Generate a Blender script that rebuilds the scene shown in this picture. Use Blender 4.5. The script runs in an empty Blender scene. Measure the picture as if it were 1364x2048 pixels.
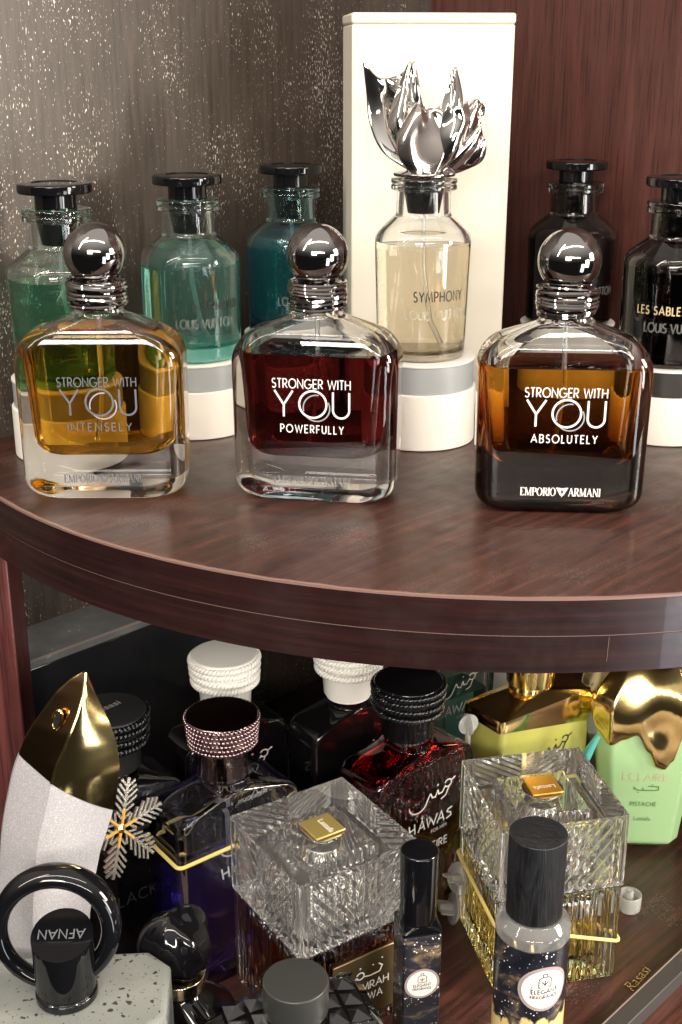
import bpy, bmesh, math, random
from math import sin, cos, pi, radians, sqrt
random.seed(7)
scene = bpy.context.scene
C = bpy.context.collection
MM = 0.001                                   # everything below is written in millimetres

# ------------------------------------------------------------------ camera, world, lamps, exposure
cam_d = bpy.data.cameras.new('camera'); cam = bpy.data.objects.new('camera', cam_d); C.objects.link(cam)
cam_d.sensor_fit = 'VERTICAL'; cam_d.sensor_height = 36; cam_d.lens = 2500 / 2048 * 36
cam_d.clip_start = 0.01; cam_d.clip_end = 50
cam.location = (0, 0, .202); cam.rotation_euler = (radians(70), 0, 0)
scene.camera = cam
world = bpy.data.worlds.new('World'); scene.world = world; world.use_nodes = True
wt = world.node_tree; wb = wt.nodes['Background']; wb.inputs[1].default_value = 1.0     # a shop interior: pale ceiling above, dim aisle below
_tc = wt.nodes.new('ShaderNodeTexCoord'); _sx = wt.nodes.new('ShaderNodeSeparateXYZ'); _rp = wt.nodes.new('ShaderNodeValToRGB')
wt.links.new(_tc.outputs['Generated'], _sx.inputs[0]); wt.links.new(_sx.outputs[2], _rp.inputs[0]); wt.links.new(_rp.outputs[0], wb.inputs[0])
_e = _rp.color_ramp.elements; _e[0].position = .0; _e[0].color = (.020, .018, .017, 1); _e[1].position = .75; _e[1].color = (.95, .88, .80, 1)
_m = _e.new(.22); _m.color = (.11, .10, .09, 1)

def lamp(name, loc, target, sx, sy, watts, col, roll=0):
    d = bpy.data.lights.new(name, 'AREA'); d.shape = 'RECTANGLE'; d.size = sx * MM; d.size_y = sy * MM
    d.energy = watts; d.color = col
    o = bpy.data.objects.new(name, d); C.objects.link(o)
    from mathutils import Vector
    a = Vector(loc) * MM; b = Vector(target) * MM
    o.location = a; o.rotation_euler = (b - a).to_track_quat('-Z', 'Y').to_euler()
    o.rotation_euler.rotate_axis('Z', radians(roll))
    return o
WARM = (1, .90, .77); COOL = (.88, .93, 1)
lamp('ceiling_tube_near', (100, -150, 1250), (60, 560, 0), 1900, 45, 14, WARM, 3)
lamp('ceiling_tube_far', (350, -1500, 760), (60, 560, -60), 1500, 70, 24, WARM, -4)
lamp('ceiling_panel_side', (1150, 320, 340), (-150, 720, 220), 340, 340, 30, WARM)
lamp('counter_case_light', (900, -450, -330), (80, 560, -120), 260, 620, 5, COOL)
lamp('sparkle_fill_left', (-950, -200, 1150), (0, 560, -100), 1300, 60, 12, WARM, 80)  # added fill lamp: puts highlights in the crystal caps and chrome
lamp('gold_fill_light', (1000, -80, 20), (-60, 520, -60), 240, 420, 7, (1, .95, .86))  # added fill lamp: brightens the gold face of the pearl bottle
lamp('front_fill_panel', (-260, -700, 430), (0, 560, -120), 420, 260, 12, (1, .95, .88))  # added frontal fill lamp for the bottles on the lower shelf
vs = scene.view_settings; vs.view_transform = 'Standard'; vs.look = 'None'; vs.gamma = 1; vs.exposure = -0.06
cy = scene.cycles
cy.max_bounces = 32; cy.transmission_bounces = 30; cy.glossy_bounces = 8; cy.diffuse_bounces = 4; cy.transparent_max_bounces = 16
cy.caustics_refractive = True; cy.caustics_reflective = True; cy.blur_glossy = 0.6
cy.sample_clamp_indirect = 8.0
cy.use_denoising = True
try:
    cy.denoiser = 'OPENIMAGEDENOISE'; cy.denoising_input_passes = 'RGB_ALBEDO_NORMAL'; cy.denoising_prefilter = 'ACCURATE'
except Exception: pass

# ------------------------------------------------------------------ materials
def new_mat(name):
    m = bpy.data.materials.new(name); m.use_nodes = True
    return m, m.node_tree, m.node_tree.nodes['Principled BSDF']
def pm(name, col, rough=.4, metal=0, trans=0, ior=1.5, coat=0, spec=None, bump=None, coat_rough=.05):
    m, t, b = new_mat(name)
    b.inputs['Base Color'].default_value = (*col, 1); b.inputs['Roughness'].default_value = rough
    b.inputs['Metallic'].default_value = metal; b.inputs['Transmission Weight'].default_value = trans
    b.inputs['IOR'].default_value = ior; b.inputs['Coat Weight'].default_value = coat; b.inputs['Coat Roughness'].default_value = coat_rough
    if spec is not None: b.inputs['Specular IOR Level'].default_value = spec
    if bump:
        sc_, st, dist = bump
        n = noise(t, sc_, 4); bp = t.nodes.new('ShaderNodeBump'); bp.inputs['Strength'].default_value = st; bp.inputs['Distance'].default_value = dist
        t.links.new(n.outputs['Fac'], bp.inputs['Height']); t.links.new(bp.outputs[0], b.inputs['Normal'])
    return m
def coords(t, scale=(1, 1, 1), rot=(0, 0, 0)):
    tc = t.nodes.new('ShaderNodeTexCoord'); mp = t.nodes.new('ShaderNodeMapping')
    mp.inputs['Scale'].default_value = scale; mp.inputs['Rotation'].default_value = rot
    r = t.nodes.new('ShaderNodeMapping'); r.inputs['Rotation'].default_value = rot
    mp.inputs['Rotation'].default_value = (0, 0, 0)
    t.links.new(tc.outputs['Object'], r.inputs[0]); t.links.new(r.outputs[0], mp.inputs[0])
    return mp
def noise(t, scale, detail=4, rough=.55, vec=None, dist=0):
    n = t.nodes.new('ShaderNodeTexNoise'); n.inputs['Scale'].default_value = scale; n.inputs['Detail'].default_value = detail
    n.inputs['Roughness'].default_value = rough; n.inputs['Distortion'].default_value = dist
    if vec is None: vec = coords(t)
    t.links.new(vec.outputs[0], n.inputs['Vector']); return n
def ramp(t, src, stops, interp='LINEAR'):
    r = t.nodes.new('ShaderNodeValToRGB'); r.color_ramp.interpolation = interp
    el = r.color_ramp.elements
    while len(el) < len(stops): el.new(.5)
    for e, (p, c) in zip(el, stops): e.position = p; e.color = (*c, 1) if len(c) == 3 else c
    t.links.new(src, r.inputs[0]); return r
def mixc(t, fac, a, b, mode='MIX'):
    m = t.nodes.new('ShaderNodeMix'); m.data_type = 'RGBA'; m.blend_type = mode
    for s, i in ((fac, 0), (a, 6), (b, 7)):
        if hasattr(s, 'is_linked') or hasattr(s, 'links'): t.links.new(s, m.inputs[i])
        elif isinstance(s, (int, float)): m.inputs[i].default_value = s
        else: m.inputs[i].default_value = (*s, 1)
    return m.outputs[2]
def math_n(t, op, a, b=0.0):
    m = t.nodes.new('ShaderNodeMath'); m.operation = op
    for s, i in ((a, 0), (b, 1)):
        if isinstance(s, (int, float)): m.inputs[i].default_value = s
        else: t.links.new(s, m.inputs[i])
    return m.outputs[0]
def bump_to(t, b, h, st, dist):
    bp = t.nodes.new('ShaderNodeBump'); bp.inputs['Strength'].default_value = st; bp.inputs['Distance'].default_value = dist
    t.links.new(h, bp.inputs['Height']); t.links.new(bp.outputs[0], b.inputs['Normal'])
def wood(name, rot, along, across, dark, light, red, rough=.3, coat=.35, dust=0.0):
    """grain runs along local x after rot"""
    m, t, b = new_mat(name)
    v = coords(t, (along, across, across), rot)
    big = noise(t, 1, 5, .55, v, .25)
    v2 = coords(t, (along * 2.2, across * 7, across * 7), rot)
    fine = noise(t, 1, 3, .6, v2)
    base = ramp(t, big.outputs['Fac'], [(.30, dark), (.52, red), (.74, light)])
    pores = ramp(t, fine.outputs['Fac'], [(.36, (.32, .3, .3)), (.50, (1, 1, 1))])
    col = mixc(t, .75, base.outputs[0], pores.outputs[0], 'MULTIPLY')
    if dust:
        dn = noise(t, 900, 2, .7); dm = noise(t, 18, 3)
        f = ramp(t, math_n(t, 'MULTIPLY', dn.outputs['Fac'], dm.outputs['Fac']), [(.33, (0, 0, 0)), (.42, (1, 1, 1))])
        col = mixc(t, math_n(t, 'MULTIPLY', f.outputs[0], dust), col, (.5, .42, .36))
    t.links.new(col, b.inputs['Base Color'])
    rn = noise(t, 60, 4); rr_ = ramp(t, rn.outputs['Fac'], [(.3, (rough - .07,) * 3), (.7, (rough + .10,) * 3)])
    t.links.new(rr_.outputs[0], b.inputs['Roughness'])
    b.inputs['Coat Weight'].default_value = coat; b.inputs['Coat Roughness'].default_value = .16
    bump_to(t, b, fine.outputs['Fac'], .25, .0003)
    return m
M = {}
M['shelf_wood'] = wood('shelf wood', (0, 0, radians(-46)), 14, 250, (.021, .0085, .0065), (.098, .033, .021), (.050, .0165, .0115), .40, .12, .2)
M['wall_wood'] = wood('wall wood', (0, radians(90), 0), 9, 120, (.060, .020, .0155), (.102, .036, .028), (.080, .026, .020), .42, .10)
M['post_wood'] = wood('post wood', (0, radians(90), 0), 9, 130, (.05, .013, .012), (.14, .04, .035), (.09, .022, .02), .4, .2)
def edge_wood():
    m, t, b = new_mat('edge banding')
    tc = t.nodes.new('ShaderNodeTexCoord'); mp = t.nodes.new('ShaderNodeMapping'); mp.inputs['Scale'].default_value = (9, 260, 1)
    t.links.new(tc.outputs['UV'], mp.inputs[0])
    n = noise(t, 1, 5, .6, mp, .4)
    r = ramp(t, n.outputs['Fac'], [(.3, (.010, .004, .004)), (.55, (.021, .007, .0065)), (.8, (.038, .013, .011))])
    t.links.new(r.outputs[0], b.inputs['Base Color'])
    sm = noise(t, 35, 5, .65); q = ramp(t, sm.outputs['Fac'], [(.35, (.28,) * 3), (.7, (.46,) * 3)])
    t.links.new(q.outputs[0], b.inputs['Roughness']); b.inputs['Coat Weight'].default_value = .15
    return m
M['edge'] = edge_wood()
M['edge_lip'] = pm('worn edge lip', (.20, .12, .10), .4)
def speckle():
    m, t, b = new_mat('speckled panel')
    v = coords(t, (1150, 1150, 330)); n1 = noise(t, 1, 2, .6, v)
    v2 = coords(t, (1200, 1200, 520)); n2 = noise(t, 1, 1, .5, v2)
    pm_ = coords(t, (20, 20, 9)); patch = noise(t, 1, 4, .65, pm_)
    a = math_n(t, 'ADD', math_n(t, 'MULTIPLY', n1.outputs['Fac'], .62), math_n(t, 'MULTIPLY', n2.outputs['Fac'], .38))
    a = math_n(t, 'ADD', a, math_n(t, 'MULTIPLY', math_n(t, 'SUBTRACT', patch.outputs['Fac'], .5), .42))
    f = ramp(t, a, [(.605, (0, 0, 0)), (.68, (1, 1, 1))])
    vb = coords(t, (300, 300, 22)); bn = noise(t, 1, 4, .6, vb)
    base = ramp(t, bn.outputs['Fac'], [(.3, (.034, .026, .021)), (.7, (.078, .058, .045))])
    col = mixc(t, f.outputs[0], base.outputs[0], (.86, .81, .71))
    t.links.new(col, b.inputs['Base Color'])
    rr_ = ramp(t, f.outputs[0], [(0, (.46,) * 3), (1, (.3,) * 3)]); t.links.new(rr_.outputs[0], b.inputs['Roughness'])
    t.links.new(math_n(t, 'MULTIPLY', f.outputs[0], .5), b.inputs['Metallic'])
    bump_to(t, b, a, .35, .0004)
    return m
M['speckle'] = speckle()
M['ombre_glass'] = None
M['glass'] = pm('clear glass', (.985, .99, .985), .0, 0, 1, 1.5)
M['crystal'] = pm('crystal glass', (.985, .985, .975), .0, 0, 1, 1.52)
M['cut_crystal'] = pm('cut crystal', (.99, .985, .97), .0, 0, .972, 1.54)
M['aqua_glass'] = pm('aqua glass', (.90, .985, .965), .0, 0, 1, 1.48)
M['teal_glass'] = pm('teal glass', (.62, .90, .92), .0, 0, 1, 1.48)
M['smoke_glass'] = pm('smoke glass', (.30, .27, .25), .0, 0, 1, 1.48)
M['purple_glass'] = pm('violet glass', (.86, .86, .95), .0, 0, 1, 1.48)
M['red_glass'] = pm('red glass', (.62, .03, .03), .0, 0, 1, 1.48)
M['green_glass'] = pm('pale green glass', (.90, .98, .94), .0, 0, 1, 1.48)
M['aqua_base_glow'] = pm('aqua base glow', (.30, .86, .76), .1, 0, .35, 1.5)  # these four: light showing through the bottle base, put into the colour
M['green_base_glow'] = pm('green base glow', (.18, .70, .36), .1, 0, .4, 1.5)
M['teal_base_glow'] = pm('teal base glow', (.06, .32, .38), .1, 0, .4, 1.5)
M['straw_base_glow'] = pm('straw base glow', (.78, .70, .55), .1, 0, .4, 1.5)
M['brown_base'] = pm('smoked base glass', (.075, .045, .026), .0, 0, 1, 1.5)
def ombre():
    m, t, b = new_mat('smoked ombre glass'); sx = t.nodes.new('ShaderNodeSeparateXYZ'); t.links.new(coords(t).outputs[0], sx.inputs[0])
    r = ramp(t, math_n(t, 'MULTIPLY', sx.outputs[2], 10), [(.10, (.018, .011, .008)), (.22, (.07, .04, .025)), (.38, (.58, .42, .28)), (.60, (.985, .985, .98))])
    t.links.new(r.outputs[0], b.inputs['Base Color']); b.inputs['Roughness'].default_value = 0; b.inputs['Transmission Weight'].default_value = 1; b.inputs['IOR'].default_value = 1.5
    return m
M['ombre_glass'] = ombre()
def liq(n, c): return pm(n, c, 0, 0, 1, 1.36)
M['amber_liq'] = liq('amber perfume', (.77, .41, .045)); M['red_liq'] = liq('dark red perfume', (.13, .010, .008))
M['brown_liq'] = liq('brown amber perfume', (.84, .35, .03)); M['aqua_liq'] = pm('aqua perfume', (.48, .96, .88), 0, 0, .93, 1.36)
M['green_liq'] = pm('green perfume', (.36, .88, .62), 0, 0, .93, 1.36); M['teal_liq'] = pm('teal perfume', (.10, .50, .60), 0, 0, .90, 1.36)
M['beige_liq'] = liq('straw perfume', (.965, .86, .68)); M['black_liq'] = liq('black perfume', (.03, .025, .025))
M['purple_liq'] = pm('violet perfume', (.24, .18, .66), 0, 0, .93, 1.36); M['coffee_liq'] = liq('coffee perfume', (.34, .11, .04))
M['gold_liq'] = liq('golden perfume', (.985, .80, .30)); M['wine_liq'] = liq('wine perfume', (.2, .012, .02))
M['gunmetal'] = pm('gunmetal chrome', (.36, .345, .34), .07, 1)
M['dark_silver'] = pm('dark silvered glass', (.60, .54, .51), .10, 1)
M['chrome'] = pm('silver chrome', (.80, .79, .77), .05, 1)
M['flower'] = pm('silvered glass', (.88, .86, .83), .06, 1)
M['gold'] = pm('polished gold', (1.0, .76, .32), .13, 1)
M['brown_gold'] = pm('bronze mirror', (.42, .25, .12), .13, 1)
M['pale_gold'] = pm('pale gold', (.90, .78, .55), .16, 1)
M['pewter'] = pm('rose pewter', (.34, .25, .26), .12, 1)
M['black_gloss'] = pm('black gloss', (.004, .004, .005), .06, 0)
M['black_glass'] = pm('opaque black glass', (.004, .0035, .004), .02, 0, coat=.3)
M['black_satin'] = pm('black satin', (.014, .014, .015), .38)
M['grey_cap'] = pm('grey satin cap', (.040, .041, .038), .36, .3)
M['black_board'] = pm('black laminated board', (.016, .016, .018), .16, coat=.5)
M['warm_silver'] = pm('warm silver', (.78, .73, .66), .2, 1)
M['facet_black'] = pm('faceted black glass', (.006, .006, .007), .14, coat=.6)
M['black_plastic'] = pm('black plastic', (.009, .009, .01), .2, coat=.3)
M['white_cap'] = pm('white ceramic', (.80, .78, .72), .38, coat=.15)
M['card'] = pm('cream carton', (.76, .71, .60), .55, bump=(900, .15, .0002))
M['card_edge'] = pm('carton edge', (.77, .71, .59), .5)
M['ped_white'] = pm('white pedestal', (.74, .71, .65), .5, bump=(500, .2, .0003))
M['ped_grey'] = pm('grey satin band', (.33, .35, .36), .30)
M['ped_dark'] = pm('dark band', (.03, .028, .027), .3)
M['print_white'] = pm('white print', (.85, .83, .80), .5)
M['print_grey'] = pm('grey print', (.13, .135, .15), .4, .2)
M['print_silver'] = pm('silver print', (.52, .52, .54), .3, .5)
M['print_black'] = pm('black print', (.012, .012, .013), .5)
M['print_dim'] = pm('dim print', (.05, .048, .045), .4)
M['print_gold'] = pm('gold print', (.70, .56, .30), .35, .6)
M['emboss'] = pm('glass relief', (.80, .84, .82), .12, 0, .88, 1.5)
M['tube'] = pm('dip tube', (.93, .95, .96), .08, 0, .85, 1.45)
M['rubber'] = pm('yellow rubber band', (.70, .55, .16), .5)
M['translucent'] = pm('translucent plastic', (.86, .86, .83), .22, 0, .72, 1.4)
M['clear_plastic'] = pm('clear plastic', (.92, .93, .91), .08, 0, .92, 1.45)
M['teal_plastic'] = pm('teal plastic', (.10, .48, .42), .35, 0, .3, 1.4)
M['pistachio'] = pm('pistachio lacquer', (.33, .52, .25), .24, coat=.4, bump=(60, .05, .0005))
M['olive'] = pm('yellow green lacquer', (.38, .37, .085), .18, coat=.5)
M['print_faded'] = pm('faded rose print', (.50, .40, .28), .4)
M['print_olive'] = pm('olive print', (.10, .20, .08), .4)
M['strip'] = pm('dark grey cardboard', (.035, .032, .031), .42, bump=(700, .2, .0002))
M['strip_edge'] = pm('grey board edge', (.22, .17, .15), .5)
M['gold_plate'] = pm('brushed gold plate', (.66, .50, .16), .38, .75)
M['amber_plate'] = pm('amber plate', (.90, .48, .07), .25, .7)
M['plaque'] = pm('bronze plaque', (.30, .21, .10), .32, .9)
M['label_cream'] = pm('cream sticker', (.80, .75, .68), .45)
M['label_rim'] = pm('mauve sticker rim', (.33, .26, .25), .45)
def dusty_black():
    m, t, b = new_mat('dusty black board')
    n = noise(t, 420, 2, .7); p = noise(t, 30, 4, .6)
    s = math_n(t, 'MULTIPLY', n.outputs['Fac'], p.outputs['Fac'])
    f = ramp(t, s, [(.385, (0, 0, 0)), (.42, (1, 1, 1))])
    haze = ramp(t, p.outputs['Fac'], [(.3, (.10, .103, .105)), (.75, (.19, .195, .195))])
    t.links.new(mixc(t, f.outputs[0], haze.outputs[0], (.62, .58, .5)), b.inputs['Base Color'])
    q = ramp(t, p.outputs['Fac'], [(.3, (.10,) * 3), (.75, (.32,) * 3)]); t.links.new(q.outputs[0], b.inputs['Roughness'])
    return m
M['dusty_black'] = dusty_black()
def terrazzo():
    m, t, b = new_mat('terrazzo stone'); v = coords(t)
    def flecks(sc_, lo, hi):
        vo = t.nodes.new('ShaderNodeTexVoronoi'); vo.inputs['Scale'].default_value = sc_
        nn = noise(t, sc_ * 1.6, 2); mx = mixc(t, .35, (0, 0, 0), nn.outputs['Color']); ad = t.nodes.new('ShaderNodeVectorMath'); ad.operation = 'MULTIPLY_ADD'
        t.links.new(nn.outputs['Color'], ad.inputs[0]); ad.inputs[1].default_value = (.9 / sc_,) * 3; t.links.new(v.outputs[0], ad.inputs[2])
        t.links.new(ad.outputs[0], vo.inputs['Vector'])
        size = math_n(t, 'MULTIPLY', vo.outputs['Color'], 1.0)
        lim = math_n(t, 'MULTIPLY', size, hi)
        return math_n(t, 'LESS_THAN', vo.outputs['Distance'], lim)
    f1 = flecks(230, .1, .30); f2 = flecks(520, .1, .26)
    f = math_n(t, 'MAXIMUM', f1, f2)
    n = noise(t, 40, 4); base = ramp(t, n.outputs['Fac'], [(.3, (.155, .166, .155)), (.7, (.205, .213, .195))])
    t.links.new(mixc(t, f, base.outputs[0], (.03, .028, .025)), b.inputs['Base Color']); b.inputs['Roughness'].default_value = .42
    return m
M['terrazzo'] = terrazzo()
def pearl():
    m, t, b = new_mat('pearl white lacquer')
    n = noise(t, 1800, 2, .7); bump_to(t, b, n.outputs['Fac'], .6, .0002)
    f = ramp(t, n.outputs['Fac'], [(.5, (.40, .375, .385)), (.68, (.60, .62, .66))])
    t.links.new(f.outputs[0], b.inputs['Base Color']); b.inputs['Roughness'].default_value = .34; b.inputs['Metallic'].default_value = .12
    b.inputs['Coat Weight'].default_value = .6
    return m
M['pearl'] = pearl()
def starry(name, sea):
    m, t, b = new_mat(name); v = coords(t)
    vo = t.nodes.new('ShaderNodeTexVoronoi'); vo.inputs['Scale'].default_value = 780; t.links.new(v.outputs[0], vo.inputs['Vector'])
    dens = noise(t, 55, 3)
    lim = math_n(t, 'MULTIPLY', math_n(t, 'SUBTRACT', dens.outputs['Fac'], .34), 2.6)
    st = math_n(t, 'LESS_THAN', vo.outputs['Distance'], math_n(t, 'MULTIPLY', lim, math_n(t, 'POWER', vo.outputs['Color'], 4.5)))
    cl = noise(t, 48, 7, .62, coords(t, (1, 1, 1.9)), .8)
    sky = ramp(t, cl.outputs['Fac'], [(.42, (.006, .007, .011)), (.56, (.016, .017, .024)), (.62, (.10, .07, .045)), (.68, (.26, .19, .11)), (.76, (.05, .04, .035))])
    col = mixc(t, st, sky.outputs[0], (.85, .83, .8))
    if sea:
        sx = t.nodes.new('ShaderNodeSeparateXYZ'); t.links.new(v.outputs[0], sx.inputs[0])
        wn = noise(t, 130, 4, .6, coords(t, (1, 1, .4)))
        h = math_n(t, 'ADD', sx.outputs[2], math_n(t, 'MULTIPLY', wn.outputs['Fac'], .028))
        band = ramp(t, math_n(t, 'MULTIPLY', h, 10), [(.40, (0, 0, 0)), (.45, (1, 1, 1)), (.66, (1, 1, 1)), (.68, (0, 0, 0))])
        col = mixc(t, band.outputs[0], col, (.62, .47, .20))
    t.links.new(col, b.inputs['Base Color']); b.inputs['Roughness'].default_value = .28; b.inputs['Coat Weight'].default_value = .3
    return m
M['starry'] = starry('starry night wrap', False); M['starry_sea'] = starry('starry sea wrap', True)
def grained_black():
    m, t, b = new_mat('black stained wood')
    n = noise(t, 1, 5, .6, coords(t, (220, 1500, 60), (0, 0, .5)), 1.2)
    r = ramp(t, n.outputs['Fac'], [(.35, (.003, .003, .004)), (.7, (.018, .019, .021))]); t.links.new(r.outputs[0], b.inputs['Base Color'])
    b.inputs['Roughness'].default_value = .36; bump_to(t, b, n.outputs['Fac'], .8, .0008); return m
M['wood_cap'] = grained_black()

# ------------------------------------------------------------------ mesh helpers (mm)
class MB:
    def __init__(s): s.v = []; s.f = []
    def add(s, vs_, fs):
        o = len(s.v); s.v += vs_; s.f += [tuple(i + o for i in f) for f in fs]; return s
    def grid(s, rings, closed=True, cap0=False, cap1=False, flip=False):
        n = len(rings[0]); vs_ = [p for r in rings for p in r]; fs = []
        for j in range(len(rings) - 1):
            for i in range(n if closed else n - 1):
                a, b = j * n + i, j * n + (i + 1) % n
                fs.append((a, b, b + n, a + n) if not flip else (a, a + n, b + n, b))
        if cap0: fs.append(tuple(reversed(range(n))) if not flip else tuple(range(n)))
        k = (len(rings) - 1) * n
        if cap1: fs.append(tuple(range(k, k + n)) if not flip else tuple(reversed(range(k, k + n))))
        return s.add(vs_, fs)
    def box(s, x0, x1, y0, y1, z0, z1):
        return s.add([(x0, y0, z0), (x1, y0, z0), (x1, y1, z0), (x0, y1, z0), (x0, y0, z1), (x1, y0, z1), (x1, y1, z1), (x0, y1, z1)],
                     [(3, 2, 1, 0), (4, 5, 6, 7), (0, 1, 5, 4), (1, 2, 6, 5), (2, 3, 7, 6), (3, 0, 4, 7)])
    def xf(s, fn): s.v = [fn(*p) for p in s.v]; return s
    def mesh(s, name, ang=35):
        me = bpy.data.meshes.new(name)
        me.from_pydata([(x * MM, y * MM, z * MM) for x, y, z in s.v], [], s.f); me.update()
        for p in me.polygons: p.use_smooth = True
        try: me.set_sharp_from_angle(angle=radians(ang))
        except Exception: pass
        return me
    def build(s, name, mat, parent=None, ang=35, bevel=0, loc=None):
        me = s.mesh(name, ang); me.materials.append(M[mat] if isinstance(mat, str) else mat)
        o = bpy.data.objects.new(name, me); C.objects.link(o)
        if parent: o.parent = parent
        if loc: o.location = [c * MM for c in loc]
        if bevel:
            b = o.modifiers.new('bevel', 'BEVEL'); b.width = bevel * MM; b.segments = 3; b.limit_method = 'ANGLE'; b.angle_limit = radians(40); b.harden_normals = False
        return o
def tag(o, label, cat, group=None, kind=None):
    if label: o['label'] = label
    if cat: o['category'] = cat
    if group: o['group'] = group
    if kind: o['kind'] = kind
    return o
def thing(name, label, cat, loc, rz=0, group=None, rx=0, ry=0):
    o = bpy.data.objects.new(name, None); C.objects.link(o); o.empty_display_size = .01
    o.location = (loc[0] * MM, loc[1] * MM, (loc[2] + .25) * MM); o.rotation_euler = (radians(rx), radians(ry), radians(rz))
    return tag(o, label, cat, group)
def circle(r, z, n=64, cx=0, cy=0): return [(cx + r * cos(2 * pi * i / n), cy + r * sin(2 * pi * i / n), z) for i in range(n)]
def rr(hx, hy, r, z, k=8):
    """rounded rectangle ring with support points on the straight sides"""
    r = max(.01, min(r, hx, hy)); P = []
    for (sx, sy, a0) in ((1, 1, 0), (-1, 1, pi / 2), (-1, -1, pi), (1, -1, 1.5 * pi)):
        cx, cy_ = sx * (hx - r), sy * (hy - r)
        arc = [(cx + r * cos(a0 + pi / 2 * i / k), cy_ + r * sin(a0 + pi / 2 * i / k)) for i in range(k + 1)]
        lx = min(1.2, (hx - r) * .5) ; ly = min(1.2, (hy - r) * .5)
        if a0 in (0, pi): pre = (arc[0][0], arc[0][1] - sy * ly); post = (arc[-1][0] - sx * lx, arc[-1][1])
        else: pre = (arc[0][0] - sx * lx, arc[0][1]); post = (arc[-1][0], arc[-1][1] - sy * ly)
        P += [pre] + arc + [post]
    return [(x, y, z) for x, y in P]
def fillet(poly, seg=8):
    """poly: (w, z[, radius]); rounds the inner vertices"""
    out = []
    for i, p in enumerate(poly):
        r = p[2] if len(p) > 2 else 0
        if r <= 0 or i in (0, len(poly) - 1): out.append((p[0], p[1])); continue
        a, b, c = poly[i - 1], p, poly[i + 1]
        ux, uz = a[0] - b[0], a[1] - b[1]; vx, vz = c[0] - b[0], c[1] - b[1]
        lu, lv = math.hypot(ux, uz), math.hypot(vx, vz); ux /= lu; uz /= lu; vx /= lv; vz /= lv
        ct = max(-1, min(1, ux * vx + uz * vz)); th = math.acos(ct)
        d = min(r / math.tan(th / 2), lu * .49, lv * .49); rad = d * math.tan(th / 2)
        bx, bz = ux + vx, uz + vz; lb = math.hypot(bx, bz); h = rad / sin(th / 2)
        cx, cz = b[0] + bx / lb * h, b[1] + bz / lb * h
        s0 = math.atan2(b[1] + uz * d - cz, b[0] + ux * d - cx); s1 = math.atan2(b[1] + vz * d - cz, b[0] + vx * d - cx)
        da = (s1 - s0 + pi) % (2 * pi) - pi
        for k in range(seg + 1):
            t = s0 + da * k / seg; out.append((cx + rad * cos(t), cz + rad * sin(t)))
    return out
def lathe(poly, n=64, mb=None, seg=6):
    """poly from the bottom axis outwards and up: closed solid of revolution"""
    pts = fillet(poly, seg); mb = mb or MB()
    return mb.grid([circle(max(w, .02), z, n) for w, z in pts], True, True, True)
def tube(path, r, n=10, closed=False, mb=None, rf=None):
    from mathutils import Vector
    mb = mb or MB(); P = [Vector(p) for p in path]; rings = []; N = len(P); up = Vector((0, 0, 1)); prev = None
    for i in range(N):
        t = (P[(i + 1) % N] - P[i - 1]) if closed else (P[min(i + 1, N - 1)] - P[max(i - 1, 0)])
        t.normalize()
        a = prev - t * prev.dot(t) if prev else (up.cross(t) if abs(t.z) < .95 else Vector((1, 0, 0)).cross(t))
        a.normalize(); prev = a; b = t.cross(a); q = rf(i / (N - 1)) if rf else r
        rings.append([tuple(P[i] + (a * cos(2 * pi * k / n) + b * sin(2 * pi * k / n)) * q) for k in range(n)])
    if closed: rings.append(rings[0])
    return mb.grid(rings, True, not closed, not closed)

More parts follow.
